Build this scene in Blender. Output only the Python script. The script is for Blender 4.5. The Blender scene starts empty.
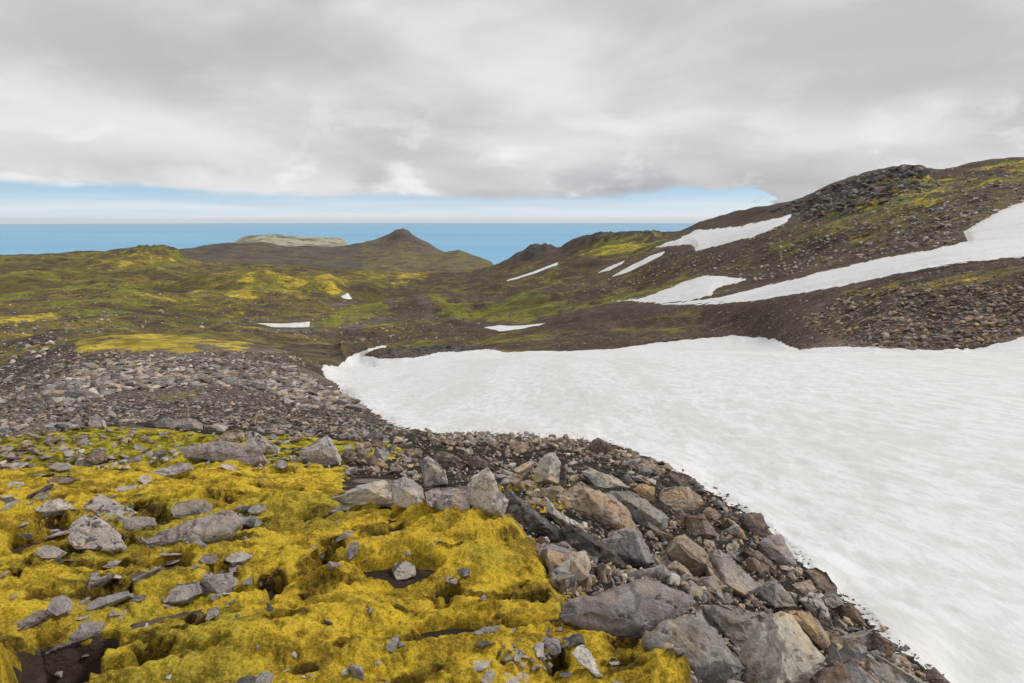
import bpy, bmesh, math, random
import numpy as np
random.seed(7); RS = np.random.RandomState(11)
Q = 1.0                                   # grid density
# ------------------------------------------------------------------ scene, camera
S = bpy.context.scene
COL = S.collection
F = 569.0; CX = 512.0; CY = 341.5; PITCH = math.atan((CY - 220.0) / F)
SP, CP = math.sin(PITCH), math.cos(PITCH)
cam = bpy.data.cameras.new('camera'); co = bpy.data.objects.new('camera', cam); COL.objects.link(co)
cam.sensor_width = 36.0; cam.lens = 36.0 * F / 1024.0; cam.clip_start = 0.05; cam.clip_end = 400000
co.rotation_euler = (math.pi / 2 - PITCH, 0, 0); S.camera = co

def ray(u, v):
    """azimuth and elevation slope of the line of sight through a photo point"""
    u = np.asarray(u, float); v = np.asarray(v, float)
    x = (u - CX) / F; zc = -(v - CY) / F
    y = CP + zc * SP; z = -SP + zc * CP
    return np.arctan2(x, y), z / np.hypot(x, y)
def proj(x, y, z):
    d = y * CP - z * SP; up = y * SP + z * CP
    d = np.where(d < 1e-3, 1e-3, d)
    return CX + F * x / d, CY - F * up / d
def point(u, v, r):
    a, t = ray(u, v)
    return np.array([r * math.sin(a), r * math.cos(a), r * t])
# ------------------------------------------------------------------ noise
def h32(n):
    n = n.astype(np.uint32)
    n ^= n >> np.uint32(16); n *= np.uint32(0x7feb352d); n ^= n >> np.uint32(15); n *= np.uint32(0x846ca68b); n ^= n >> np.uint32(16)
    return n
def pn(x, y, seed=0):
    xi = np.floor(x); yi = np.floor(y); fx = x - xi; fy = y - yi
    X = xi.astype(np.int64); Y = yi.astype(np.int64)
    def g(i, j, dx, dy):
        h = h32(((X + i) * 73856093 ^ (Y + j) * 19349663 ^ (seed * 83492791)) & 0xffffffff)
        a = h.astype(np.float64) * (2 * math.pi / 4294967296.0)
        return np.cos(a) * dx + np.sin(a) * dy
    sx = fx * fx * fx * (fx * (fx * 6 - 15) + 10); sy = fy * fy * fy * (fy * (fy * 6 - 15) + 10)
    a = g(0, 0, fx, fy); b = g(1, 0, fx - 1, fy); c = g(0, 1, fx, fy - 1); d = g(1, 1, fx - 1, fy - 1)
    return ((a + sx * (b - a)) * (1 - sy) + (c + sx * (d - c)) * sy) * 1.5
def fbm(x, y, oct=4, seed=0, gain=.5):
    s = 0; a = 1.0; f = 1.0
    for i in range(oct):
        s = s + a * pn(x * f + 17.3 * i, y * f - 9.1 * i, seed + i); a *= gain; f *= 2.03
    return s
def sst(a, b, x):
    t = np.clip((x - a) / (b - a), 0, 1); return t * t * (3 - 2 * t)
# ------------------------------------------------------------------ terrain control lines
# each line runs from left to right: (u, v, distance); distance None = lies on the plane of the snow field
def snow_r(u, v):
    a, t = ray(u, v)
    sl = -t - (.2 * math.cos(a) - .06 * math.sin(a))
    return 3.0 / max(sl, .012)
L = []
def row(pts, smooth=0): L.append((pts, smooth))
row([(-400,760,1.9),(200,760,1.5),(512,760,1.4),(700,760,1.5),(850,760,1.9),(1024,760,3.6),(1400,760,6)], 1)
row([(-400,683,2.9),(0,683,2.2),(200,683,1.85),(512,683,1.66),(700,683,1.95),(800,683,2.6),(870,683,3.7),(950,683,None),(1024,683,None),(1400,683,None)], 1)
row([(-400,600,3.8),(0,600,3.0),(256,600,2.5),(512,600,2.35),(640,600,2.6),(700,600,3.1),(768,600,4.1),(835,598,None),(900,600,None),(1024,600,None),(1400,600,None)], 1)
row([(-400,535,5.4),(0,535,4.2),(256,530,3.35),(400,512,3.25),(470,512,3.2),(530,535,3.2),(600,545,3.7),(660,545,4.7),(710,540,6.0),(775,540,None),(900,540,None),(1400,540,None)], 1)
row([(-400,490,8.5),(0,480,6.5),(256,475,5.8),(400,482,4.9),(512,485,5.2),(600,490,6.4),(650,480,8.0),(705,490,None),(800,480,None),(1024,480,None),(1400,480,None)], 1)
row([(-400,460,14),(0,440,10.3),(256,434,10),(384,442,9.6),(460,447,9.8),(530,447,10.8),(600,443,None),(700,440,None),(1024,440,None),(1400,440,None)], 1)
row([(-400,450,19),(0,415,17.5),(128,411,19),(256,410,19),(330,418,17.5),(380,421,None),(450,428,None),(512,426,None),(1024,415,None),(1400,415,None)], 1)
row([(-400,440,25),(0,398,29),(60,388,30),(128,382,30),(256,386,29),(310,393,27),(336,388,None),(400,390,None),(1024,390,None),(1400,390,None)], 1)
row([(-400,440,30),(-60,422,33),(0,402,37),(80,363,45),(140,358,46),(200,355,47),(250,357,46),(290,363,44),(318,372,41),(338,370,None),(400,370,None),(1024,372,None),(1400,360,None)], 1)
row([(-400,440,50),(0,395,54),(50,362,57),(80,345,60),(130,337,62),(200,337,63),(260,345,62),(290,352,59),(325,362,57),(345,360,None),(400,361,None),(512,360,None),(700,354,None),(850,360,None),(1024,357,None),(1400,330,40)], 1)
row([(-400,420,90),(0,378,90),(60,352,92),(80,345,94),(130,345,94),(200,345,94),(290,352,92),(330,357,88),(345,355,92),(372,351,100),(386,350,104),(430,351,110),(480,352,None),(560,349,None),(620,345,None),(700,341,None),(745,339,None),(775,342,None),(800,348,None),(850,347,None),(880,350,None),(940,351,54),(985,347,55),(1024,338,58),(1400,290,60)])
row([(-400,390,150),(0,345,150),(60,335,152),(130,332,155),(200,330,155),(300,336,150),(340,344,140),(400,343,122),(440,345,115),(480,345,116),(520,335,128),(560,325,138),(640,311,135),(700,306,125),(760,301,108),(800,294,98),(850,285,90),(900,274,86),(960,263,84),(1024,256,84),(1400,215,90)])
row([(-400,360,220),(0,328,220),(100,322,225),(200,320,230),(300,324,215),(400,328,205),(480,331,190),(520,331,185),(560,326,180),(640,309,175),(700,304,150),(760,299,130),(850,283,110),(960,260,100),(1024,253,100),(1400,210,105)], 1)
row([(-400,330,350),(0,305,350),(100,300,350),(200,303,350),(260,308,340),(300,305,360),(350,310,380),(400,312,380),(440,308,350),(500,310,300),(560,302,280),(600,298,270),(640,292,250),(700,284,210),(760,279,190),(850,258,170),(900,247,160),(960,236,150),(1024,222,150),(1400,180,150)], 1)
row([(-400,300,600),(0,290,600),(100,285,600),(180,285,560),(210,281,540),(260,284,520),(300,286,540),(330,281,560),(360,290,600),(400,292,640),(460,286,620),(520,276,560),(560,272,480),(600,266,420),(640,260,370),(700,246,320),(760,232,290),(800,224,270),(850,212,260),(900,200,250),(1024,186,250),(1400,140,250)])
row([(-400,265,900),(0,268,820),(60,268,800),(120,266,800),(160,266,800),(190,270,780),(240,276,760),(300,277,760),(350,281,800),(400,282,850),(440,281,850),(500,272,800),(540,262,720),(600,253,600),(650,243,520),(700,232,430),(760,216,370),(800,210,350),(850,196,330),(900,184,310),(1024,172,310),(1400,120,310)])
row([(-400,262,1100),(0,256,1050),(60,255,1050),(100,252,1050),(140,249,1050),(165,249,1050),(178,253,1050),(190,260,1050),(205,263,1050),(250,265,1050),(300,267,1050),(340,271,1000),(380,272,1050),(430,274,1150),(470,273,1150),(500,264,1100),(512,257,1050),(522,251,1020),(530,246,1000),(536,244,980),(541,246,970),(545,244,960),(551,248,940),(556,249,900),(562,247,880),(568,243,850),(572,240,830),(582,238,800),(600,235,750),(640,233,650),(680,232,600),(692,226,550),(700,221,520),(715,218,500),(735,212,470),(760,207,430),(775,205,420),(790,203,410),(810,196,400),(830,186,390),(850,179,380),(870,173,372),(885,170,368),(897,168,365),(908,166,362),(922,166,360),(928,170,362),(945,170,365),(960,167,370),(990,162,375),(1024,159,380),(1400,100,400)])
row([(-400,275,1500),(0,270,1500),(180,272,1500),(250,272,1500),(300,272,1500),(350,277,1500),(400,279,1600),(480,277,1700),(520,275,1500),(560,275,1300),(600,262,1100),(700,250,800),(800,235,620),(900,215,600),(1024,205,600),(1400,160,600)])
row([(-400,285,2300),(0,280,2300),(150,266,2400),(200,259,2400),(260,258,2400),(300,263,2300),(340,264,2300),(380,257,2500),(400,252,2600),(430,256,2500),(460,262,2300),(490,266,2200),(520,282,2200),(700,275,2000),(1024,260,2000),(1400,250,2000)])
row([(-400,300,3000),(0,280,3000),(140,262,3000),(165,254,3000),(180,250,3000),(200,247,3000),(215,244,3000),(235,243,3000),(262,242,3000),(272,244,3000),(285,247,3000),(310,247,3000),(330,248,3000),(350,246,3000),(365,243,3000),(378,239,3000),(388,235,3000),(394,231.5,3000),(397,229.5,3000),(400,229,3000),(403,228,3000),(406,229.5,3000),(409,230.5,3000),(412,234,3000),(420,239,3000),(428,244,3000),(436,249,3000),(444,252,3000),(452,251,3000),(458,250,3000),(463,252,3000),(472,255,3000),(482,259,3000),(492,263,3000),(502,275,3000),(530,300,3000),(700,300,3000),(1024,300,3000),(1400,300,3000)])
row([(-400,310,4200),(0,290,4200),(170,268,4200),(250,262,4200),(340,262,4200),(400,262,4200),(470,275,4200),(520,300,4200),(1400,300,4200)])
row([(-400,290,6000),(0,285,6000),(200,262,6000),(222,248,6000),(233,243,6000),(245,238,6000),(262,235,6000),(285,236,6000),(310,238,6000),(338,239,6000),(345,241,6000),(348,246,6000),(354,256,6000),(380,272,6000),(1400,290,6000)])
row([(-400,290,8500),(200,285,8500),(300,280,8500),(1400,290,8500)])
NR = len(L) + 2
def lines(az):
    """distance and height of every control line at the azimuths az"""
    R = np.zeros((NR, len(az))); Z = np.zeros((NR, len(az)))
    R[0] = .02; Z[0] = -1.62; R[1] = .45; Z[1] = -1.60
    for k, (pts, sm) in enumerate(L):
        A = []; Rr = []; T = []
        for (u, v, r) in pts:
            if r is None: r = snow_r(u, v)
            a, t = ray(u, v); A.append(float(a)); Rr.append(math.log(r)); T.append(float(t))
        A = np.array(A); o = np.argsort(A); A = A[o]; Rr = np.array(Rr)[o]; T = np.array(T)[o]
        mr = .5 * (Rr[0] + Rr[-1]); mt = .5 * (T[0] + T[-1])
        A2 = np.concatenate([[-math.pi, -2.2, A[0] - .15], A, [A[-1] + .15, 2.2, math.pi]])
        R2 = np.concatenate([[mr, mr, Rr[0]], Rr, [Rr[-1], mr, mr]]); T2 = np.concatenate([[mt, mt, T[0]], T, [T[-1], mt, mt]])
        if sm:
            offs = np.linspace(-.05, .05, 9); w = np.exp(-(offs / .025) ** 2); w /= w.sum()
            rr = sum(wi * np.interp(az + o_, A2, R2) for wi, o_ in zip(w, offs)); tt = sum(wi * np.interp(az + o_, A2, T2) for wi, o_ in zip(w, offs))
        else: rr = (np.interp(az - .02, A2, R2) + 2 * np.interp(az, A2, R2) + np.interp(az + .02, A2, R2)) / 4; tt = np.interp(az, A2, T2)
        R[k + 2] = np.exp(rr); Z[k + 2] = tt * np.exp(rr)
    for k in range(1, NR):
        bad = R[k] < R[k - 1] * 1.04
        nr = np.where(bad, R[k - 1] * 1.04, R[k]); Z[k] = np.where(bad, Z[k] / R[k] * nr, Z[k]); R[k] = nr
    return R, np.maximum(Z, -440)
def pchip(xk, yk, x):
    """monotone cubic along the first axis; every column has its own knots"""
    h = np.diff(xk, axis=0); d = np.diff(yk, axis=0) / h
    m = np.zeros_like(yk); m[0] = d[0]; m[-1] = d[-1]
    w1 = 2 * h[1:] + h[:-1]; w2 = h[1:] + 2 * h[:-1]
    same = d[:-1] * d[1:] > 0
    with np.errstate(divide='ignore', invalid='ignore'):
        hm = (w1 + w2) / (w1 / d[:-1] + w2 / d[1:])
    m[1:-1] = np.where(same, hm, 0)
    n = xk.shape[1]; out = np.zeros((len(x), n)); cols = np.arange(n)
    for i, xv in enumerate(x):
        k = np.clip((xk <= xv).sum(0) - 1, 0, xk.shape[0] - 2)
        x0 = xk[k, cols]; hh = h[k, cols]; t = np.clip((xv - x0) / hh, 0, 1)
        y0 = yk[k, cols]; y1 = yk[k + 1, cols]; m0 = m[k, cols] * hh; m1 = m[k + 1, cols] * hh
        out[i] = (2*t**3 - 3*t*t + 1) * y0 + (t**3 - 2*t*t + t) * m0 + (-2*t**3 + 3*t*t) * y1 + (t**3 - t*t) * m1
    return out
# grid: azimuth x distance
ta = np.arange(-1.12, 1.1201, 1.2 / F / Q); azf = np.arctan(ta)
side = np.linspace(azf[-1], math.pi, int(110 * Q))[1:]
AZ = np.concatenate([-side[::-1], azf, side])
def geo(a, b, k): n = int(math.log(b / a) / k * Q); return a * (b / a) ** (np.arange(n) / n)
RR = np.concatenate([[.05, .2], geo(.45, 1.3, .025), geo(1.3, 6, .0031), geo(6, 14, .0048), geo(14, 150, .0065), geo(150, 1300, .006), geo(1300, 9000, .012), [9000]])
na, nr = len(AZ), len(RR)
kR, kZ = lines(AZ)
base = pchip(kR, kZ, RR)
GX = RR[:, None] * np.sin(AZ)[None]; GY = RR[:, None] * np.cos(AZ)[None]
U, V = proj(GX, GY, base)
R2 = np.repeat(RR[:, None], na, 1)
front = GY > .3 * R2
def sdf(poly, r0=0, r1=1e9, lim=30.):
    """signed distance in photo points to a traced outline, positive inside, kept to a range of distances"""
    out = np.full(U.shape, -lim)
    p = np.array(poly, float)
    i0, i1 = np.searchsorted(RR, [r0, r1])
    sel = np.zeros(U.shape, bool); sel[i0:i1] = True
    sel &= front & (U > p[:, 0].min() - lim) & (U < p[:, 0].max() + lim) & (V > p[:, 1].min() - lim) & (V < p[:, 1].max() + lim)
    x = U[sel]; y = V[sel]; d = np.full(x.shape, 1e9); ins = np.zeros(x.shape, bool)
    for (ax, ay), (bx, by) in zip(p, np.roll(p, -1, 0)):
        ex, ey = bx - ax, by - ay
        t = np.clip(((x - ax) * ex + (y - ay) * ey) / (ex * ex + ey * ey + 1e-9), 0, 1)
        d = np.minimum(d, np.hypot(x - ax - t * ex, y - ay - t * ey))
        c = ((ay > y) != (by > y)); ins ^= c & (x < (bx - ax) * (y - ay) / (by - ay + 1e-12) + ax)
    out[sel] = np.clip(np.where(ins, d, -d), -lim, lim)
    return out
# ------------------------------------------------------------------ traced regions
SNOW = [
 ('snow_field', 4, 140, [(322,368),(340,363),(352,360),(363,355.5),(373,350.5),(388,348.5),(387,350),(375,352.5),(366,357.5),(362,360),(400,359),(430,357),(445,354),(480,352),(510,353),(560,349),(620,345),(700,340),(745,338),(775,341),(800,348),(850,346),(880,350),(940,351),(985,347),(1010,341),(1040,334),(1500,280),(1500,1000),(985,720),(950,692),(930,672),(905,655),(865,616),(830,590),(790,552),(757,518),(700,486),(650,460),(606,443),(560,438),(500,435),(440,432),(400,428),(370,410),(350,395),(326,379)]),
 ('snow_tongue', 84, 330, [(648,306),(700,304),(760,300),(800,293),(850,284),(900,273),(960,262),(1024,256),(1500,205),(1500,60),(1024,202),(1000,211),(975,226),(963,232),(968,241),(940,248),(880,259),(820,272),(780,282),(740,292),(714,298),(690,301)]),
 ('snow_patch', 120, 500, [(612,301),(640,300),(660,292),(680,283),(703,275),(720,276),(746,280),(732,284),(716,289),(711,295),(690,300),(660,303)]),
 ('snow_patch', 150, 620, [(655,247),(680,238),(698,230),(712,229),(740,226),(775,218),(791,214),(786,222),(765,232),(735,241),(712,246),(697,251),(691,245),(670,246)]),
 ('snow_patch', 200, 900, [(597,273),(611,266),(625,261),(622,265),(610,271)]),
 ('snow_patch', 330, 640, [(611,277),(633,265),(650,257),(665,252),(662,256),(646,264),(626,273)]),
 ('snow_patch', 300, 960, [(506,282),(530,272),(558,262),(557,265),(540,272),(518,280)]),
 ('snow_patch', 150, 320, [(484,327),(500,325),(520,326),(548,323),(536,328),(500,332)]),
 ('snow_patch', 150, 320, [(254,323),(285,324),(310,322),(309,327),(275,327)]),
 ('snow_patch', 300, 800, [(341,295),(348,293),(352,298),(344,299)]),
]
wn = fbm(GX * 1.0, GY * 1.0, 1, 5)
def dist_noise(seed, k):
    """ragged-edge noise whose grain follows distance (few photo points wide)"""
    l = np.log(np.maximum(R2, .3)) * k
    return fbm(AZ[None] * k + 0 * R2, l, 4, seed, .6)
edge_n = dist_noise(3, 60.)
snow_s = [sdf(p, a, b) for (_, a, b, p) in SNOW]
snow_n = []
for i, s in enumerate(snow_s):
    amp = 4.0 if i == 0 else (2.2 if i < 4 else .8)
    amp = amp * np.clip(14 / R2, .16, 1) if i == 0 else amp * (.55 if i < 4 else .2)
    snow_n.append(np.where(s > -29, s + edge_n * amp, s))
main = snow_s[0]
anys = np.max(np.stack(snow_n), 0)
ZN = np.zeros_like(base)
# displacement, octave by octave, each kept to the distances at which it is neither too broad nor too fine
crag = np.maximum.reduce([sst(-6, 10, sdf([(760,210),(800,200),(830,186),(870,172),(900,165),(925,166),(935,180),(905,202),(850,216),(800,216)], 150, 700)),
        sst(-3, 5, sdf([(820,318),(850,296),(900,288),(960,290),(1010,300),(1040,320),(1024,338),(960,351),(880,349)], 50, 100)),
        sst(-2, 3, sdf([(512,262),(530,246),(552,246),(560,252),(545,256)], 600, 1300)), sst(-2, 3, sdf([(572,240),(600,233),(660,232),(655,238),(600,243),(578,247)], 500, 1000)),
        sst(-3, 4, sdf([(384,358),(388,346),(440,345),(480,346),(480,352),(420,357)], 70, 130)), sst(-2, 3, sdf([(100,256),(140,247),(175,247),(190,260),(150,262)], 700, 1200))])
crest_m = np.zeros_like(base)
for kk in (18, 21, 23):
    crest_m = np.maximum(crest_m, np.exp(-(np.log(R2 / kR[kk][None]) / .16) ** 2))
lam = 260.0; k = 0
while lam > .035:
    lo, hi = lam / .33, lam / .014
    i0, i1 = np.searchsorted(RR, [lo * .6, hi * 1.3])
    if i1 > i0:
        r = R2[i0:i1]
        w = sst(lo * .6, lo * 1.3, r) * (1 - sst(hi * .8, hi * 1.3, r))
        n = pn(GX[i0:i1] / lam + k * 3.7, GY[i0:i1] / lam - k * 5.1, 40 + k)
        rid = 1.15 - 3 * np.abs(n)
        c = crag[i0:i1] * (1 - sst(.03, .08, lam / r)); big_ = sst(.035, .09, lam / r)
        a = .034 + .065 * c * (1 - .6 * sst(450, 800, r)) + .022 * sst(60, 200, r)
        a = np.where(r > 2000, a * .8, a) * (1 - .88 * big_ * crest_m[i0:i1]) * (1 - .7 * big_ * crag[i0:i1]) * (1 + .6 * (1 - big_) * sst(60, 150, r)) * (1 + .4 * big_ * (1 - crest_m[i0:i1]) * sst(200, 400, r)) * (1 - .75 * big_ * sst(500, 900, r))
        ZN[i0:i1] += w * lam * a * (n * (1 - c) + c * rid)
    lam /= 1.9; k += 1
keep = 1 - sst(-2, 9, main)
ZN *= keep
ZN *= 1 - .85 * sst(-14, 2, np.max(np.stack(snow_s[1:]), 0))
ZN *= np.where(R2 < 7, .55, 1)
gz = base + ZN
# soil hollow under the slab at the bottom left and pits in the moss
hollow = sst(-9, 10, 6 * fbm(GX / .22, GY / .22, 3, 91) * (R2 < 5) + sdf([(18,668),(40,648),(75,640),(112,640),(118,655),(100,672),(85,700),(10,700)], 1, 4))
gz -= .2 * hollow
dug = np.full(base.shape, -30.)
for p in ([(160,575),(178,566),(194,570),(192,580),(165,584)], [(212,577),(232,574),(240,584),(215,592)], [(118,521),(135,512),(154,515),(150,522)], [(150,525),(164,524),(168,530),(155,535)], [(4,590),(15,580),(32,575),(36,582),(22,592)],
          [(100,610),(120,597),(142,592),(134,604),(108,612)], [(136,666),(152,660),(176,664),(168,673),(148,676)], [(324,553),(338,547),(346,552),(342,560),(328,560)], [(312,568),(326,564),(332,570),(318,574)],
          [(14,550),(30,545),(34,552),(20,557)], [(36,530),(66,524),(66,536),(42,540)], [(212,508),(226,504),(232,509),(218,514)], [(608,655),(622,648),(636,655),(632,668),(616,668)], [(545,668),(560,664),(566,674),(552,680)], [(120,548),(132,546),(136,552),(124,556)],
          [(230,535),(246,530),(252,538),(238,542)], [(262,590),(280,585),(286,592),(270,597)], [(60,565),(80,560),(84,566),(66,571)], [(300,610),(318,604),(324,611),(306,616)], [(440,600),(456,596),(460,603),(446,607)], [(185,625),(205,620),(210,627),(192,632)]):
    dug = np.maximum(dug, sdf(p, 1, 9))
dug_ = dug
dug = sst(-4, 3, dug + 7 * fbm(GX / .12, GY / .12, 3, 95) * (R2 < 9)) * (R2 < 9)
gz -= .03 * dug
ground_z = gz - np.where(anys > 0, sst(0, 4, anys) * (.008 * R2 + .02), 0)
# ------------------------------------------------------------------ mesh helpers
def mesh_from_grid(name, z, fmask, mat, kind=None, attrs=None, smooth=True, i0=0):
    """faces of the grid where fmask is true; fmask has the shape (nr-1, na-1)"""
    fi, fj = np.nonzero(fmask)
    if len(fi) == 0: return None
    q = np.stack([fi * na + fj, (fi + 1) * na + fj, (fi + 1) * na + fj + 1, fi * na + fj + 1], 1)
    used, inv = np.unique(q.ravel(), return_inverse=True)
    me = bpy.data.meshes.new(name)
    co_ = np.stack([GX.ravel()[used], GY.ravel()[used], z.ravel()[used]], 1).astype(np.float32)
    n = len(used); m = len(fi)
    me.vertices.add(n); me.vertices.foreach_set('co', co_.ravel())
    me.loops.add(4 * m); me.loops.foreach_set('vertex_index', inv.reshape(-1).astype(np.int32)[:4 * m])
    me.polygons.add(m); me.polygons.foreach_set('loop_start', np.arange(0, 4 * m, 4, dtype=np.int32))
    me.polygons.foreach_set('use_smooth', np.full(m, smooth))
    for an, arr in (attrs or {}).items():
        at = me.attributes.new(an, 'FLOAT', 'POINT'); at.data.foreach_set('value', arr.ravel()[used].astype(np.float32))
    me.update(); me.materials.append(mat)
    o = bpy.data.objects.new(name, me); COL.objects.link(o)
    if kind: o['kind'] = kind
    return o
def facemax(a): return np.maximum(np.maximum(a[:-1, :-1], a[1:, :-1]), np.maximum(a[:-1, 1:], a[1:, 1:]))
# ------------------------------------------------------------------ materials
def newmat(name):
    m = bpy.data.materials.new(name); m.use_nodes = True; nt = m.node_tree
    nt.nodes.clear(); return m, nt
class N:
    def __init__(s, nt): s.nt = nt
    def __call__(s, t, _in=None, **kw):
        n = s.nt.nodes.new(t)
        for k_, v_ in kw.items(): setattr(n, k_, v_)
        for k_, v_ in (_in or {}).items():
            if isinstance(v_, bpy.types.NodeSocket): s.nt.links.new(v_, n.inputs[k_])
            else: n.inputs[k_].default_value = v_
        return n
    def noise(s, vec, scale, detail=4, rough=.5, dist=0.):
        return s('ShaderNodeTexNoise', {'Vector': vec, 'Scale': scale, 'Detail': detail, 'Roughness': rough, 'Distortion': dist}).outputs['Fac']
    def mr(s, v, a, b, c=0., d=1., sm=True):
        return s('ShaderNodeMapRange', {'Value': v, 'From Min': a, 'From Max': b, 'To Min': c, 'To Max': d}, interpolation_type='SMOOTHSTEP' if sm else 'LINEAR').outputs[0]
    def mix(s, f, a, b, bt='MIX'):
        n = s.nt.nodes.new('ShaderNodeMix'); n.data_type = 'RGBA'; n.blend_type = bt
        for i_, v_ in ((0, f), (6, a), (7, b)):
            if isinstance(v_, bpy.types.NodeSocket): s.nt.links.new(v_, n.inputs[i_])
            else: n.inputs[i_].default_value = v_ if i_ == 0 else (*v_, 1)
        return n.outputs[2]
    def math(s, op, a, b=0., c=0.):
        n = s.nt.nodes.new('ShaderNodeMath'); n.operation = op
        for i_, v_ in enumerate((a, b, c)):
            if isinstance(v_, bpy.types.NodeSocket): s.nt.links.new(v_, n.inputs[i_])
            else: n.inputs[i_].default_value = v_
        return n.outputs[0]
    def attr(s, name): return s('ShaderNodeAttribute', attribute_name=name).outputs['Fac']
    def finish(s, color, rough=.9, bump=None, bstr=.3, bdist=.05, spec=.25):
        b = s('ShaderNodeBsdfPrincipled', {'Base Color': color, 'Roughness': rough, 'Specular IOR Level': spec})
        if bump is not None:
            bn = s('ShaderNodeBump', {'Height': bump, 'Strength': bstr, 'Distance': bdist}); s.nt.links.new(bn.outputs[0], b.inputs['Normal'])
        o = s('ShaderNodeOutputMaterial'); s.nt.links.new(b.outputs[0], o.inputs[0])

def ground_material():
    m, nt = newmat('volcanic_ground'); n = N(nt)
    pos = n('ShaderNodeNewGeometry').outputs['Position']
    big = n.noise(pos, .02, 12, .62); mid = n.math('ADD', n.math('MULTIPLY', n.noise(pos, .35, 12, .7), .6), n.math('MULTIPLY', n.noise(pos, .05, 13, .78), .4)); fine = n.noise(pos, 6., 10, .7)
    soil = n.mix(n.mr(mid, .36, .62), (.030, .021, .015), (.118, .084, .060))
    soil = n.mix(n.mr(big, .45, .62), soil, (.078, .050, .035))
    soil = n.mix(n.attr('m_dark'), soil, n.mix(n.mr(fine, .42, .6), (.012, .010, .008), (.05, .038, .028)))
    # pale stones scattered in the soil at several sizes
    for sc, th, w in ((3.2, .16, .8), (.9, .13, .7), (.28, .10, .6)):
        vo = n('ShaderNodeTexVoronoi', {'Vector': pos, 'Scale': sc})
        cr = n('ShaderNodeSeparateColor', {0: vo.outputs['Color']}).outputs[0]
        st = n.math('MULTIPLY', n.mr(vo.outputs['Distance'], th, th + .1, w, 0.), n.mr(cr, .72, .8))
        soil = n.mix(st, soil, (.30, .26, .23))
    tan = n.mix(n.mr(fine, .35, .65), (.13, .105, .088), (.38, .33, .28))
    ochre = n.mix(n.mr(mid, .4, .6), (.045, .035, .026), (.27, .18, .11))
    col = n.mix(n.math('MULTIPLY', n.attr('m_tan'), n.mr(mid, .3, .6)), soil, tan)
    col = n.mix(n.math('MULTIPLY', n.attr('m_ochre'), n.mr(n.noise(pos, .25, 10, .7), .42, .6)), col, ochre)
    rock = n.mix(n.mr(n.noise(pos, .6, 12, .75), .4, .62), (.02, .019, .02), (.14, .13, .13))
    col = n.mix(n.math('MULTIPLY', n.attr('m_rock'), n.mr(n.noise(pos, .08, 8, .6), .3, .5)), col, rock)
    fleck = n.noise(pos, .16, 7, .78)
    # green and yellow moss, broken up by noise
    gr = n.mix(n.mr(mid, .35, .65), (.075, .09, .014), (.29, .29, .035))
    ye = n.mix(n.mr(mid, .38, .60), (.17, .135, .022), (.62, .47, .05))
    ol = n.mix(n.mr(mid, .35, .65), (.075, .062, .02), (.26, .21, .045))
    def thr(att, noise_, w=.12):
        return n.mr(n.math('ADD', n.attr(att), n.mr(noise_, .34, .66, 0., 1., False)), 1.0 - w, 1.0 + w)
    nz1 = n.noise(pos, .03, 13, .74); nz2 = n.noise(n('ShaderNodeVectorMath', {0: pos, 1: (50, 80, 3)}, operation='ADD').outputs[0], .05, 13, .78)
    col = n.mix(thr('m_olive', nz2, .14), col, ol)
    col = n.mix(n.math('MULTIPLY', thr('m_green', nz1, .1), .9), col, gr)
    col = n.mix(thr('m_yel', nz2, .08), col, ye)
    col = n.mix(n.math('MULTIPLY', n.mr(fleck, .52, .60), .45), col, (.050, .040, .032))
    col = n.mix(n.math('MULTIPLY', n.mr(n.noise(pos, .9, 5, .8), .55, .66), .5), col, (.27, .23, .19))
    col = n.mix(n.math('MULTIPLY', n.mr(n.noise(pos, .012, 9, .7), .47, .58), .62), col, (.060, .044, .032))
    col = n.mix(n.mr(n.attr('m_tan'), 1.1, 1.7), col, n.mix(n.mr(n.noise(pos, .004, 12, .75), .44, .58), (.40, .37, .27), (.13, .13, .09)))
    bump = n.math('ADD', n.math('MULTIPLY', mid, .6), n.math('MULTIPLY', fine, .08))
    n.finish(col, .95, bump, .9, .9, .15)
    return m
def snow_material():
    m, nt = newmat('old_snow'); n = N(nt)
    pos = n('ShaderNodeNewGeometry').outputs['Position']
    mp = n('ShaderNodeMapping', {'Vector': pos, 'Rotation': (0, 0, math.radians(28)), 'Scale': (1, .45, 1)}).outputs[0]
    a = n.noise(mp, 1.1, 8, .68); b = n.noise(mp, 6., 6, .65); c = n.noise(mp, .11, 6, .6)
    col = n.mix(n.mr(n.noise(mp, 2.6, 8, .72), .42, .60), (.74, .745, .75), (.64, .635, .615))
    col = n.mix(n.math('MULTIPLY', n.mr(c, .45, .75), .5), col, (.58, .565, .53))
    col = n.mix(n.math('MULTIPLY', n.mr(b, .50, .62), .38), col, (.55, .535, .50))
    lane = n.mr(n.noise(n('ShaderNodeMapping', {'Vector': pos, 'Rotation': (0, 0, math.radians(28)), 'Scale': (1, .12, 1)}).outputs[0], .35, 7, .7), .50, .62)
    col = n.mix(n.math('MULTIPLY', lane, .55), col, (.60, .575, .545))
    dirt = n.mr(n.noise(pos, 2.3, 10, .78), .57, .68, 0, .6)
    e = n.mr(n.attr('edge'), 14., 0., 0., 1.)
    col = n.mix(n.math('MULTIPLY', dirt, n.math('ADD', .16, n.math('MULTIPLY', e, .8))), col, (.30, .25, .20))
    h = n.math('ADD', n.math('MULTIPLY', a, .5), n.math('MULTIPLY', b, .16))
    n.finish(col, .7, h, .40, .2, .2)
    return m
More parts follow.
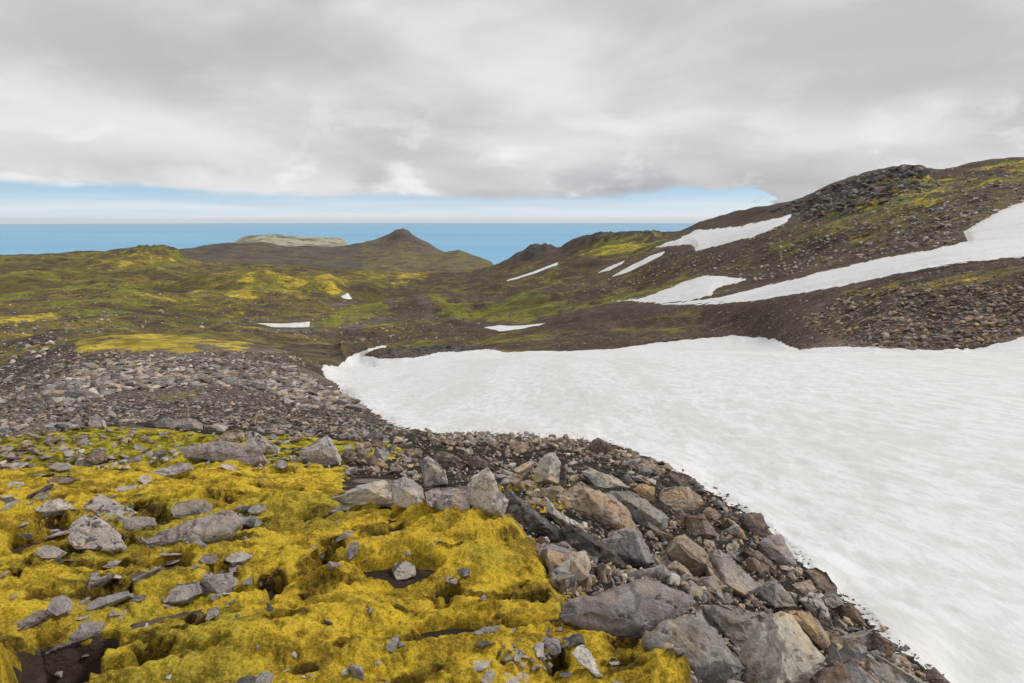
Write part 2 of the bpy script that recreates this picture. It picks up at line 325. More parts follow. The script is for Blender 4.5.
def moss_material():
    m, nt = newmat('woolly_moss'); n = N(nt)
    pos = n('ShaderNodeNewGeometry').outputs['Position']
    a = n.noise(pos, 1.1, 6, .6); b = n.noise(pos, 7, 8, .7); c = n.noise(pos, 95, 5, .8); d = n.noise(pos, 2.6, 8, .65)
    col = n.mix(n.mr(b, .40, .58), (.36, .24, .024), (.92, .64, .055))
    col = n.mix(n.mr(a, .50, .62, 0., .7), col, n.mix(n.mr(b, .4, .58), (.20, .17, .025), (.52, .44, .06)))
    col = n.mix(n.math('MULTIPLY', n.mr(d, .54, .64), .55), col, n.mix(n.mr(b, .42, .58), (.13, .085, .025), (.42, .27, .05)))
    col = n.mix(n.math('MULTIPLY', n.mr(c, .50, .60), .58), col, (.13, .095, .02))
    col = n.mix(n.math('MULTIPLY', n.mr(c, .47, .38), .55), col, (.95, .76, .16))
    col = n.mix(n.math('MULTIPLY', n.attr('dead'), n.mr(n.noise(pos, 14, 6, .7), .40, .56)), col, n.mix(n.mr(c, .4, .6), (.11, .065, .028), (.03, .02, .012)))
    col = n.mix(n.attr('pale'), col, n.mix(n.mr(c, .42, .56), (.56, .46, .19), (.20, .15, .055)))
    col = n.mix(n.attr('green'), col, n.mix(n.mr(b, .42, .58), (.08, .09, .014), (.42, .38, .04)))
    n.finish(col, 1., n.math('ADD', n.math('MULTIPLY', c, .5), n.math('MULTIPLY', n.noise(pos, 200, 3, .8), .5)), 1., .022, .05)
    return m
def rock_material(name, source):
    m, nt = newmat(name); n = N(nt)
    tc = n('ShaderNodeTexCoord').outputs['Object']
    geo_ = n('ShaderNodeNewGeometry').outputs['Position']
    if source == 'object':
        tint = n('ShaderNodeObjectInfo').outputs['Color']; al = n('ShaderNodeObjectInfo').outputs['Alpha']
    else:
        at = n('ShaderNodeAttribute', attribute_name='tint'); tint = at.outputs['Color']; al = at.outputs['Alpha']
    a = n.noise(geo_, 3.2, 8, .65); b = n.noise(geo_, 22, 8, .7); c = n.noise(geo_, 17, 5, .6, .4)
    v = n('ShaderNodeTexVoronoi', {'Vector': geo_, 'Scale': 30.})
    col = n.mix(1., tint, n.mix(n.mr(a, .38, .62), (.80, .78, .78), (1.14, 1.12, 1.08)), 'MULTIPLY')
    col = n.mix(n.mr(b, .42, .6, 0., .6), col, n.mix(1., tint, (.5, .47, .45), 'MULTIPLY'))
    col = n.mix(n.mr(n.noise(geo_, 13, 8, .75), .51, .58, 0., .4), col, (.50, .48, .46))
    col = n.mix(n.mr(n.noise(geo_, 110, 4, .75), .44, .60, 0., .5), col, n.mix(1., tint, (.45, .43, .42), 'MULTIPLY'))       # pale crust lichen
    col = n.mix(n.math('MULTIPLY', n.mr(c, .545, .57), n.mr(al, 0., 1., 0., .92, False)), col, (.014, .013, .013))    # black lichen patches
    col = n.mix(n.mr(n.noise(geo_, 5, 8, .6), .54, .62, 0., .35), col, n.mix(1., tint, (1.25, .98, .62), 'MULTIPLY'))
    n.finish(col, .85, n.math('ADD', n.math('MULTIPLY', b, .5), n.math('MULTIPLY', a, .6)), .8, .045, .3)
    return m
GM = ground_material(); SM = snow_material(); MM = moss_material(); RMO = rock_material('weathered_rock', 'object'); RMA = rock_material('rubble_rock', 'attr')
# ------------------------------------------------------------------ colour regions of the ground
def soft(p, a, b, w=4., r0=0, r1=1e9): return sst(-w, w, sdf(p, r0, r1)) 
Z0 = np.zeros_like(base)
leftw = sst(0, 1, np.clip((470 - U) / 120, 0, 1))
far = sst(60, 130, R2)
m_ol = far * (.22 + .30 * leftw)
m_gr = far * (.08 + .27 * leftw)
m_ye = far * (.04 + .14 * leftw)
hillr = sst(0, 1, np.clip((U - 560) / 80, 0, 1)) * far
m_ol = np.where(R2 > 1700, .34, m_ol); m_gr = np.where(R2 > 1700, .42, m_gr); m_ye = np.where(R2 > 1700, .0, m_ye)
m_ol = np.where(R2 > 4500, .4, m_ol); m_gr = np.where(R2 > 4500, .25, m_gr)
nw = dist_noise(13, 25.)
def addm(dst, poly, val, w, r0, r1):
    k_ = sst(-w * 1.3, w * 1.3, sdf(poly, r0, r1) + nw * w * 1.2); return dst * (1 - k_) + val * k_
P_G = [([(425,302),(470,308),(520,300),(560,296),(610,296),(640,284),(690,270),(690,278),(650,292),(600,304),(560,312),(520,322),(470,318),(430,312)], 120, 700, .9, 5),
       ([(336,312),(385,304),(384,318),(370,324),(330,326)], 200, 600, .72, 3), ([(0,280),(60,282),(120,276),(105,284),(60,290),(0,292)], 400, 900, .62, 5),
       ([(106,308),(130,304),(135,312),(110,313)], 200, 500, .7, 3)]
for p, a, b, v_, w in P_G: m_gr = addm(m_gr, p, v_, w, a, b); m_ye = addm(m_ye, p, .12, w, a, b)
P_Y = [([(60,262),(110,258),(170,256),(200,264),(150,266),(90,268)], 500, 1100, .33, 3), ([(190,285),(240,276),(300,278),(330,286),(300,292),(240,290)], 300, 800, .38, 5), ([(340,266),(380,262),(430,272),(400,280),(350,276)], 700, 1300, .34, 4), ([(0,318),(60,314),(120,316),(60,322),(0,324)], 150, 400, .48, 3),
       ([(70,345),(78,338),(130,330),(200,331),(250,337),(292,346),(240,352),(190,355),(120,352),(85,349)], 50, 90, .74, 7),
       ([(315,283),(335,279),(350,288),(330,291)], 350, 800, .62, 3), ([(225,290),(250,285),(255,300),(238,305)], 300, 700, .62, 5), ([(165,293),(200,290),(195,300),(160,300)], 300, 700, .55, 4),
       ([(400,268),(425,276),(420,284),(395,280)], 500, 1200, .6, 3), ([(570,258),(600,247),(650,243),(640,252),(600,260)], 400, 900, .60, 4),
       ([(820,232),(850,216),(900,206),(930,188),(945,190),(935,205),(900,218),(860,232),(835,240)], 150, 500, .58, 6), ([(940,178),(1024,165),(1100,160),(1100,176),(1024,178),(950,188)], 150, 500, .48, 6),
       ([(880,284),(960,275),(1030,268),(1030,280),(960,286),(900,292)], 60, 100, .46, 5)]
for p, a, b, v_, w in P_Y:
    m_ye = addm(m_ye, p, v_, w, a, b); m_ol = addm(m_ol, p, .75, w, a, b)
m_gr = addm(m_gr, [(760,240),(830,215),(900,185),(1100,160),(1100,175),(940,200),(850,240),(780,262)], .62, 8, 150, 500)
m_gr = addm(m_gr, [(560,262),(600,238),(690,232),(670,250),(600,270)], .58, 5, 400, 900)
m_gr = addm(m_gr, [(840,292),(960,270),(1030,262),(1030,280),(940,295),(850,305)], .46, 6, 60, 100)
m_ol = addm(m_ol, [(560,300),(640,262),(700,250),(800,215),(900,190),(1100,170),(1100,200),(960,228),(850,255),(700,290),(600,305)], .38, 8, 150, 700)
m_ye = addm(m_ye, [(830,212),(900,182),(930,176),(930,200),(850,228)], .44, 6, 150, 500)
# darker stretches of bare soil in the valley
for p, a, b in [([(330,330),(470,335),(560,325),(700,307),(700,340),(480,352),(390,345),(330,352)], 75, 180), ([(250,345),(330,335),(390,345),(330,380),(280,362)], 40, 100),
                ([(400,285),(470,275),(520,262),(560,258),(640,262),(600,292),(520,298),(420,300)], 250, 1000)]:
    m_ol = addm(m_ol, p, .40, 5, a, b); m_gr = addm(m_gr, p, .26, 5, a, b); m_ye = addm(m_ye, p, .12, 5, a, b)
m_ol = addm(m_ol, [(372,246),(392,232),(403,226),(412,232),(438,250),(425,254),(400,244),(385,252)], .15, 3, 2200, 4000); m_gr = addm(m_gr, [(372,246),(392,232),(403,226),(412,232),(438,250),(425,254),(400,244),(385,252)], .1, 3, 2200, 4000)
_b = (R2 > 1700) & (R2 < 4500) & (U < 362); m_gr = np.where(_b, .26, m_gr); m_ol = np.where(_b, .2, m_ol); m_ye = np.where(_b, -.1, m_ye)
m_rock = crag * np.where((R2 > 50) & (R2 < 102) & (U > 700), .35, 1)
m_rock = np.maximum(m_rock, np.where(R2 > 5000, .15, 0)); m_rock = np.maximum(m_rock, .7 * sst(-2, 2, sdf([(380,240),(397,227),(410,227),(416,240),(430,251),(408,242),(396,240)], 2200, 4000)))
m_rock = np.maximum(m_rock, .6 * sst(-3, 3, sdf([(165,256),(215,245),(262,243),(345,249),(345,256),(290,252),(230,252)], 2200, 4000)) * .5)
m_rock = np.maximum(m_rock, _b * .45)
m_tan = sst(13, 26, R2) * (R2 < 62) * .55
m_tan = addm(m_tan, [(60,350),(100,352),(200,356),(280,357),(300,352),(330,350),(420,344),(480,352),(440,358),(340,372),(332,384),(300,368),(240,360),(150,362),(90,366)], .0, 3, 20, 120)
m_och = sst(-6, 6, sdf([(800,318),(850,292),(960,280),(1040,290),(1040,332),(960,352),(870,348),(820,335)], 50, 100)) 
m_tan = np.where(R2 > 1700, .45, m_tan); m_tan = np.where(R2 > 4500, 1.8, m_tan)
near_ol = sst(0, 10, R2) * (R2 < 60)
m_ol = np.maximum(m_ol, np.where((R2 < 60) & (U < 430), .25, 0)); m_gr = np.maximum(m_gr, np.where((R2 < 16) & (U < 430), .22, 0))
m_gr = addm(m_gr, [(150,395),(200,388),(200,402),(150,405)], .7, 4, 15, 40)
track_s = np.maximum(sdf([(250,331),(300,329),(340,327),(380,322),(404,316),(418,312),(416,303),(408,297),(394,293),(380,293),(396,289),(415,295),(428,305),(434,314),(470,322),(440,322),(414,321),(380,327),(340,331),(300,334)], 150, 700),
        sdf([(330,304),(355,301),(385,303),(397,308),(392,312),(384,308),(360,305),(335,308)], 200, 600))
m_dark = np.where(R2 < 18, .95, 0) * (1 - .0 * R2); m_dark = np.maximum(m_dark, (sst(13, 22, R2) < 1) * .95); m_dark = m_dark * np.where(sdf([(-300,470),(0,445),(345,474),(400,505),(500,515),(550,600),(690,700),(700,780),(-300,1200)], 1, 14) > -3, .2, 1); m_dark = np.where(R2 > 18, .95 * (1 - sst(18, 30, R2)), m_dark)  # near wet soil coloured almost black, painting in dark gaps between the rocks
attrs = {'m_dark': m_dark, 'm_olive': m_ol, 'm_green': m_gr, 'm_yel': m_ye, 'm_rock': m_rock, 'm_tan': m_tan, 'm_ochre': m_och}
tk = sst(-1.5, 1.5, track_s)
for k_ in ('m_olive', 'm_green', 'm_yel', 'm_ochre'): attrs[k_] = attrs[k_] * (1 - tk)
attrs['m_tan'] = np.maximum(attrs['m_tan'], tk * .5)
# ------------------------------------------------------------------ ground meshes
rm = .5 * (RR[1:] + RR[:-1])[:, None] + 0 * AZ[None, 1:]
right = (AZ[1:][None] > 0.07) + 0 * rm > 0
trk = facemax(track_s) > .5
cls = np.zeros(rm.shape, int)                       # 0 ground
edge12 = kR[12][1:][None] + 0 * rm; crest = kR[13][1:][None] + 0 * rm
cls[rm > 13] = 1                                    # scree ridge
cls[(rm > edge12) ] = 2                             # valley
cls[(rm > edge12) & (rm < crest * 1.12) & (AZ[1:][None] > -.05)] = 3        # earth bank
cls[(rm > kR[14][1:][None]) & (AZ[1:][None] > .05)] = 4                     # hillside
cls[(rm > kR[16][1:][None]) & (AZ[1:][None] <= .05)] = 5                    # low hills
cls[rm > 1700] = 6                                  # mountain
cls[rm > 4300] = 7                                  # headland
cls[trk & (rm > 140)] = 8
snow_hide = facemax(-anys) < -25
for i, nm in enumerate(['ground', 'scree_ridge', 'valley_floor', 'earth_bank', 'hillside', 'low_hills', 'mountain', 'headland', 'gravel_track']):
    mesh_from_grid(nm, ground_z, (cls == i), GM, 'structure', attrs)
# ------------------------------------------------------------------ snow
snowlabels = [None, 'long white snow tongue running down the right hillside behind the brown earth bank',
 'ragged broken snow patch touching the lower left end of the long snow tongue',
 'large wedge of snow high under the dark skyline crag of the right hill',
 'short snow sliver left of the longer sliver on the brown middle slope', 'longer slanting snow sliver on the slope below the big skyline wedge',
 'farthest thin snow streak slanting below the small rocky knob', 'flat snow patch on the valley floor just beyond the big snow field',
 'thin flat snow strip in the valley behind the yellow moss knoll', 'tiny white snow dot in the valley beside the gravel track']
for i, (nm, a, b, p) in enumerate(SNOW):
    s = snow_n[i]
    lift = np.clip(s / 5, -1, 1) * .0035 * R2 * (1 if i else .9)
    zz = base + ZN + lift
    if i == 0:
        zz += keep * 0 + (fbm(GX / 2.2, GY / 4.5, 3, 77) * .03 + np.where(R2 < 25, fbm(GX / .45, GY / .9, 2, 78) * .014, 0)) * sst(0, 8, s)
    o = mesh_from_grid(nm, zz, (facemax(s) > (-2.5 if i < 4 else -4.)), SM, None, {'edge': s})
    if o is None: continue
    if i == 0: o['kind'] = 'structure'
    else:
        o['label'] = snowlabels[i]; o['category'] = 'snow patch'
        if nm == 'snow_patch': o['group'] = 'snow patches on the slopes'
# ------------------------------------------------------------------ moss
mo = np.maximum.reduce([sdf([(-300,470),(0,447),(60,441),(160,452),(230,462),(300,468),(345,472),(322,498),(345,508),(400,508),(470,512),(510,520),(532,545),(545,575),(556,600),(556,622),(600,640),(650,650),(690,700),(700,780),(-300,1200)], 1, 14),
                        sdf([(548,492),(560,498),(550,505),(530,495),(520,488)], 3, 9) * .6, sdf([(530,590),(560,575),(575,585),(560,600)], 1, 6) * .6,
                        sdf([(390,505),(430,508),(480,505),(500,515),(470,530),(390,530)], 1, 6)])
mo2 = sdf([(-300,440),(0,432),(100,428),(180,432),(300,436),(350,442),(400,446),(410,455),(340,468),(300,470),(-300,480)], 5, 16)
mossn = np.where(mo > -20, 1, 0)
def bil(l, seed): return 1 - 2.2 * np.abs(pn(GX / l, GY / l, seed))
i0, i1 = np.searchsorted(RR, [1.0, 16])
X_, Y_, R_ = GX[i0:i1], GY[i0:i1], R2[i0:i1]
# cushions drawn out across the slope
ca, sa = math.cos(.45), math.sin(.45)
XR = X_ * ca + Y_ * sa; YR = -X_ * sa + Y_ * ca
def bl(l, seed, st=1.7): return np.minimum(2.5 * np.abs(pn(XR / (l * st) + .3 * pn(XR / l, YR / l, seed + 50), YR / l, seed)), 1.25) - .75
cush = .050 * bl(.80, 1) + .032 * bl(.36, 2) + .020 * bl(.16, 3, 1.4) + np.where(R_ < 8, .012 * bl(.055, 4, 1.2), 0)
cush += fbm(X_ / .9, Y_ / .9, 2, 9) * .05
fine_r = np.where(R_ < 6, pn(X_ / .03, Y_ / .03, 31) * .006 + pn(X_ / .016, Y_ / .016, 33) * .003, 0)
pits = sst(.46, .72, fbm(XR / .42, YR / .17, 3, 21)) * .08 + sst(.50, .75, fbm(XR / 1.0, YR / .34, 3, 25)) * .12
m1 = mo[i0:i1]; m2 = mo2[i0:i1]
hol = hollow[i0:i1]
en = fbm(X_ / .3, Y_ / .3, 3, 15)
cover = np.maximum(np.clip((m1 + en * 10 + 4) / 14, -1, 1), np.where(m2 > -2, np.clip((m2 + 2) / 8, 0, 1) * (.42 + fbm(X_ / 1.2, Y_ / .8, 4, 16) * .9) - .12, -1))
cover = np.minimum(cover, np.clip(-(main[i0:i1] + 3) / 5, -1, 1))
thick = np.where(cover > 0, .085 * np.sqrt(np.clip(cover, 0, 1)), cover * .12) + cush * np.clip(cover * 1.5, 0, 1) - pits * .75 - .25 * hol - .10 * dug[i0:i1] + fine_r
mz = gz.copy(); mz[i0:i1] += thick
mth = np.full(base.shape, -9.); mth[i0:i1] = thick
mth[hollow > .6] = -9
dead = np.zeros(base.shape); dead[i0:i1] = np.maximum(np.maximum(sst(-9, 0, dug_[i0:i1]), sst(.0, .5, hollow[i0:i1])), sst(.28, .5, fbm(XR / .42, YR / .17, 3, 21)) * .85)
pale = Z0.copy(); pale[i0:i1] = sst(-8, 18, sdf([(478,525),(520,540),(548,575),(556,610),(600,560),(540,520),(500,512)], 1, 8))[i0:i1] * .75
grn = sst(-10, 14, mo2) * .8
grn = np.maximum(grn, sst(-3, 4, sdf([(548,488),(566,500),(550,508),(520,492)], 3, 9)))
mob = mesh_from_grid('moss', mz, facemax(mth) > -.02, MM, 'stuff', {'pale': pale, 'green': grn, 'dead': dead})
mob['label'] = 'thick woolly yellow moss cushions covering the near slope on the left'; mob['category'] = 'moss'
surf = np.maximum(ground_z, np.where(mth > -.02, mz, -1e9))
surf_all = surf.copy()
snz = base + ZN + np.clip(main / 5, -1, 1) * .003 * R2
surf_all = np.where(main > 0, np.maximum(surf, snz), surf)
CM = np.maximum.accumulate(surf_all / R2, 0)
def hit(u, v):
    """where the line of sight through a photo point meets the terrain"""
    a, t = ray(u, v); j = int(np.clip(np.searchsorted(AZ, float(a)), 1, na - 1))
    if AZ[j] - a > a - AZ[j - 1]: j -= 1
    i = int(np.searchsorted(CM[:, j], float(t)))
    if i >= nr: return None
    r = RR[i]; return np.array([r * math.sin(a), r * math.cos(a), surf_all[i, j]]), r, i, j
def height(x, y):
    r = math.hypot(x, y); a = math.atan2(x, y)
    i = int(np.clip(np.searchsorted(RR, r), 0, nr - 1)); j = int(np.clip(np.searchsorted(AZ, a), 0, na - 1)); return surf_all[i, j]
# ------------------------------------------------------------------ rocks
def snoise3(P, s, seed):
    x, y, z = P[:, 0] * s, P[:, 1] * s, P[:, 2] * s
    return (pn(x + .37 * z, y - .61 * z, seed) + pn(y + .53 * z + 9, z * 1.1 - .3 * x, seed + 1) + pn(z + .2 * y + 4, x * 1.05 + .4 * y, seed + 2)) / 2
def hull_mesh(name, pts, size, detail=26, bevel=.03, seed=0, smooth=False, steps=True):
    bm = bmesh.new()
    for p in pts: bm.verts.new(p)
    r = bmesh.ops.convex_hull(bm, input=bm.verts[:])
    bmesh.ops.delete(bm, geom=[g for g in set(r['geom_interior'] + r['geom_unused']) if isinstance(g, bmesh.types.BMVert) and g.is_valid], context='VERTS')
    bmesh.ops.dissolve_limit(bm, angle_limit=math.radians(7), verts=bm.verts[:], edges=bm.edges[:])
    if bevel:
        bmesh.ops.bevel(bm, geom=bm.edges[:], offset=bevel * size, offset_type='OFFSET', segments=2, profile=.6, affect='EDGES', clamp_overlap=True)
    bmesh.ops.triangulate(bm, faces=bm.faces[:])
    if detail:
        Lm = size / detail
        for it in range(6):
            e = [e_ for e_ in bm.edges if e_.calc_length() > Lm * 1.5]
            if not e: break
            bmesh.ops.subdivide_edges(bm, edges=e, cuts=1)
            bmesh.ops.triangulate(bm, faces=[f for f in bm.faces if len(f.verts) > 3])
        bm.normal_update()
        P = np.array([v_.co[:] for v_ in bm.verts]); Nn = np.array([v_.normal[:] for v_ in bm.verts])
        q = P / size
        d = .013 * snoise3(q, 2.2, seed) + .010 * (1 - 2 * np.abs(snoise3(q, 4.5, seed + 5))) + .009 * snoise3(q, 11, seed + 9) + .006 * snoise3(q, 26, seed + 13)
        s2 = snoise3(q, 1.5, seed + 31) * 3.2; fr = s2 - np.floor(s2); d += .050 * (np.floor(s2) + sst(.40, .60, fr)) / 1.6 - .022
        if steps:                                        # broken ledges and hairline cracks
            s1 = snoise3(q * np.array([1, 1, 2.4]), 2.6, seed + 21); d -= .022 * sst(.02, .07, np.abs(s1 * 0 + (s1 % .28) - .14)) * 0 + .03 * np.exp(-(s1 / .025) ** 2)
        P = P + Nn * (d * size)[:, None]
        for v_, c in zip(bm.verts, P): v_.co = c
    me = bpy.data.meshes.new(name); bm.to_mesh(me); bm.free()
    if smooth: me.polygons.foreach_set('use_smooth', np.full(len(me.polygons), True))
    me.update(); return me
TINT = {'tan': (.50, .395, .29), 'grey': (.33, .31, .30), 'pinkish': (.44, .395, .375), 'dark': (.135, .125, .12), 'pale': (.60, .56, .51), 'brown': (.235, .178, .138), 'ochre': (.52, .37, .22)}
def tintof(c, j=.12):
    k_ = 1 + random.uniform(-j, j); t = TINT[c]; return (t[0] * k_, t[1] * k_ * random.uniform(.97, 1.03), t[2] * k_ * random.uniform(.94, 1.06))
ntot = 0; OUTL = []
def hero(label, color, outline, lich=0., ridge=None, thick=.6, lean=.55, bul=.14, rfac=1.0, name='boulder', group='boulders along the snow edge'):
    """a boulder from the outline it shows, at its own distance, with real thickness behind"""
    global ntot; ntot += 1
    rnd = random.Random(ntot * 13 + 5)
    o = np.array(outline, float); c = o.mean(0); OUTL.append([tuple(q_) for q_ in o])
    vb = o[:, 1].max(); vt = o[:, 1].min()
    ub = o[np.argsort(-o[:, 1])[:3], 0].mean()
    hh = hit(ub, min(vb - 1, 760))
    r0 = hh[1] * rfac
    a0, t0 = ray(c[0], vb); slant = r0 * math.sqrt(1 + t0 * t0)
    size = max(np.ptp(o[:, 0]), np.ptp(o[:, 1])) / F * slant; small = min(np.ptp(o[:, 0]), np.ptp(o[:, 1])) / F * slant
    sz = math.sqrt(size * small)
    cam_dir = lambda u, v: np.array([(u - CX) / F, CP - (v - CY) / F * SP, -SP - (v - CY) / F * CP])
    d0 = float(np.dot(point(ub, vb, r0), [0, CP, -SP]))          # depth along the optical axis
    dv = 1.0 / F * d0
    pts = []
    for (u, v) in o: pts.append(cam_dir(u, v) * (d0 + lean * (vb - v) * dv))
    for (u, v) in o:                                              # back side
        p2 = c + (np.array([u, v]) - c) * rnd.uniform(.7, .92)
        pts.append(cam_dir(*p2) * (d0 + lean * (vb - p2[1]) * dv) + np.array([0, .75, -.66]) * sz * thick * rnd.uniform(.8, 1.1))
    for q in np.argsort(-o[:, 1])[:max(3, len(o) // 2)]: pts.append(cam_dir(*(c + (o[q] - c) * .8)) * (d0 + lean * (vb - o[q, 1]) * dv) + np.array([0, .55, -1.]) * sz * .28)
    if ridge:
        for (u, v, k_) in ridge: pts.append(cam_dir(u, v) * (d0 + lean * (vb - v) * dv - k_ * sz))
    else:
        for q in range(3):
            w = [rnd.random() ** 2 + .02 for _ in o]; w = np.array(w) / sum(w); p2 = (o * w[:, None]).sum(0); p2 = c + (p2 - c) * 1.15
            pts.append(cam_dir(*p2) * (d0 + lean * (vb - p2[1]) * dv - bul * rnd.uniform(.6, 1.1) * sz))
    P = np.array(pts); org = P.mean(0); org[2] = P[:, 2].min()
    me = hull_mesh(name, P - org, sz, detail=30 if sz * F / slant > 35 else 16, bevel=.012, seed=ntot * 7)
    me.materials.append(RMO)
    ob = bpy.data.objects.new(name, me); COL.objects.link(ob); ob.location = org
    ob.color = (*tintof(color, .05), lich); ob['label'] = label; ob['category'] = 'boulder' if name == 'boulder' else 'rock'; ob['group'] = group
    return ob
#HEROES#
H = hero
H('broad dark grey boulder speckled white, lying on yellow moss left of the wide crack', 'grey', [(556,618),(562,603),(578,594),(599,587),(616,587),(637,581),(650,581),(668,590),(684,590),(694,602),(681,618),(663,632),(648,638),(613,637),(593,627),(569,622)], .05, [(600,600,.12),(650,597,.14),(640,625,.15),(590,612,.12)], .5, .5, name='boulder')
H('large purplish grey boulder right of the crack, cut off by the bottom of the photo', 'grey', [(646,642),(664,633),(695,604),(705,607),(722,629),(742,653),(753,668),(750,690),(728,705),(690,705),(665,672)], .05, [(700,622,.16),(728,660,.2),(695,665,.22)], .5, .45)
H('big pale boulder with a bright right face and greenish left face at the bottom edge', 'pale', [(748,664),(760,640),(771,613),(780,608),(793,613),(812,637),(828,659),(820,673),(800,690),(776,700),(752,700)], .15, [(789,618,.10),(785,645,.34),(779,690,.42)], .6, .5)
H('greyish green hollow boulder wedged between the purplish grey and the pale boulder', 'grey', [(704,606),(730,605),(755,612),(768,617),(764,640),(749,660),(738,650),(722,628)], .5, None, .6, .7, .05)
H('wedge shaped pinkish grey boulder with a smooth upper face and dark left side', 'pinkish', [(713,552),(719,548),(739,564),(761,585),(752,594),(739,598),(727,592),(719,576)], 0, [(721,553,.10),(726,584,.38),(744,594,.3)], .7, .5)
H('tan boulder with a bright sloping top and shaded lower face, middle of the rubble', 'tan', [(673,534),(686,531),(704,547),(716,565),(712,573),(698,577),(678,569),(665,553)], .05, [(679,543,.30),(693,556,.38),(712,568,.2)], .7, .4)
H('square cut brown block upslope from the bright topped tan boulder', 'brown', [(684,515),(704,512),(712,520),(718,536),(704,539),(686,537)], 0, [(704,516,.25),(706,534,.3)], .7, .4)
H('long smooth grey boulder sloping down to the right beside the big tan slab', 'grey', [(599,493),(612,489),(628,491),(645,498),(660,507),(670,518),(666,528),(651,532),(637,527),(619,510)], 0, [(630,502,.2),(655,518,.25)], .6, .6)
H('big tan slab with black lichen spots in a row', 'tan', [(553,503),(566,489),(580,479),(597,490),(615,501),(625,510),(632,522),(641,534),(630,538),(603,534),(577,518)], .55, [(590,497,.16),(612,520,.2)], .5, .7)
H('grey boulder with a pale right rim just below the big tan slab', 'grey', [(602,540),(612,532),(628,528),(641,533),(650,548),(658,563),(644,570),(625,562),(606,552)], .3, [(636,536,.2),(646,562,.25)], .6, .5)
H('long dark slab leaning along the right side of the moss mound, left half', 'dark', [(503,484),(516,492),(533,508),(550,516),(566,526),(572,546),(562,547),(536,538),(515,530),(502,517)], .3, [(530,512,.12),(548,528,.15)], .35, .5)
H('long dark slab continuing down to the right from the leaning dark slab', 'dark', [(560,519),(577,525),(595,536),(609,548),(628,563),(627,571),(612,566),(591,554),(566,544)], .25, [(590,540,.12)], .35, .5)
H('thin pale slab edge resting on the long dark slab', 'pale', [(546,498),(552,507),(566,515),(578,524),(590,535),(584,536),(570,527),(556,519),(545,510)], .1, None, .5, .5, .12, .985)
H('tall pointed pale boulder with a black lichen patch standing above the moss mound', 'pale', [(488,465),(498,480),(509,500),(503,517),(486,514),(470,508),(458,503),(464,487),(473,476)], .4, [(492,476,.2),(480,495,.18),(497,510,.2)], .7, .35)
H('low whitish boulder with a rounded back rising from the moss, left end of the outcrop', 'pale', [(318,501),(336,492),(356,485),(383,479),(391,483),(394,503),(375,504),(344,504)], .15, [(365,488,.3)], .9, .6)
H('cracked pale boulder with an orange lichen spot right of the low whitish boulder', 'pale', [(386,481),(403,477),(424,487),(425,499),(410,509),(394,504)], .25, None, .8, .5)
H('speckled rough boulder between the cracked pale boulder and the tall pointed one', 'pinkish', [(424,492),(434,487),(456,484),(472,484),(470,509),(446,511),(428,505)], .6, None, .8, .5)
H('upright brownish white boulder behind the outcrop, lichen dotted', 'pale', [(418,460),(427,455),(437,463),(445,472),(448,484),(424,488)], .55, None, .7, .4)
H('brown boulder with a dark hollow behind the upright lichen dotted boulder', 'brown', [(431,456),(441,450),(456,455),(471,464),(460,470),(440,468)], .3, None, .8, .5)
H('small brown pyramid shaped boulder behind the tall pointed pale one', 'brown', [(469,461),(477,452),(488,463),(485,469),(472,468)], 0, None, .8, .4)
H('solitary pale wedge shaped boulder on the mossy ground left of the outcrop', 'pale', [(298,448),(312,440),(327,432),(334,438),(340,463),(326,467),(312,466),(299,461)], .12, [(330,441,.2),(318,450,.3)], .8, .3, group='boulders on the mossy slope')
H('standing grey and white split boulder beside the small green moss hollow', 'pale', [(535,471),(540,460),(546,452),(556,450),(561,463),(561,486),(546,484),(537,482)], .45, [(550,458,.25),(548,480,.3)], .7, .3)
H('lichen crusted flat boulder pointing to the upper left above the long smooth grey one', 'pale', [(580,471),(590,469),(604,474),(618,479),(630,487),(618,490),(598,489)], .5, None, .7, .6)
H('lone brown boulder on the upper rim of the rubble against the snow', 'brown', [(589,446),(592,440),(598,437),(606,441),(613,448),(609,455),(592,454)], 0, None, .8, .3)
H('flat topped brown block at the snow rim right of the lone rim boulder', 'brown', [(665,474),(673,469),(684,472),(693,477),(684,488),(670,484)], 0, None, .7, .4)
H('large tan and grey weathered boulder below the flat topped brown block', 'tan', [(662,486),(674,484),(688,487),(702,502),(698,509),(684,515),(668,516),(656,505)], .4, None, .6, .6)
H('pointed tan stone between the long smooth grey boulder and the weathered one', 'ochre', [(632,489),(640,484),(655,487),(656,500),(648,502)], 0, None, .7, .5)
H('purplish boulder with a smooth face at the snow edge', 'pinkish', [(758,543),(766,537),(781,536),(789,550),(797,566),(786,566),(772,560)], 0, None, .7, .5)
H('grey faceted boulder with a dark brown left face below the pinkish wedge', 'grey', [(757,592),(764,582),(775,577),(786,591),(797,606),(786,610),(774,613),(763,606)], .1, [(775,583,.2),(776,608,.32)], .7, .5)
H('flat tan boulder right of the grey faceted one', 'tan', [(784,587),(796,582),(810,580),(819,590),(810,598),(798,600)], .15, None, .6, .6)
H('long ochre tan boulder right of the big pale one', 'ochre', [(782,610),(796,607),(810,609),(820,623),(828,637),(835,657),(822,650),(804,627)], .1, None, .5, .5)
H('white elongated rock heavily spotted with black lichen', 'pale', [(800,600),(812,594),(822,595),(828,611),(834,630),(826,628),(814,612)], .9, None, .5, .5)
H('cracked brown block standing on the rubble edge above the purplish boulder', 'brown', [(743,514),(752,511),(761,513),(768,525),(773,537),(764,539),(752,534),(746,525)], .2, None, .8, .4)
H('thin brown plank shaped rock under the purplish boulder', 'brown', [(745,544),(762,554),(774,564),(784,575),(776,578),(760,566),(743,551)], .1, None, .6, .6)
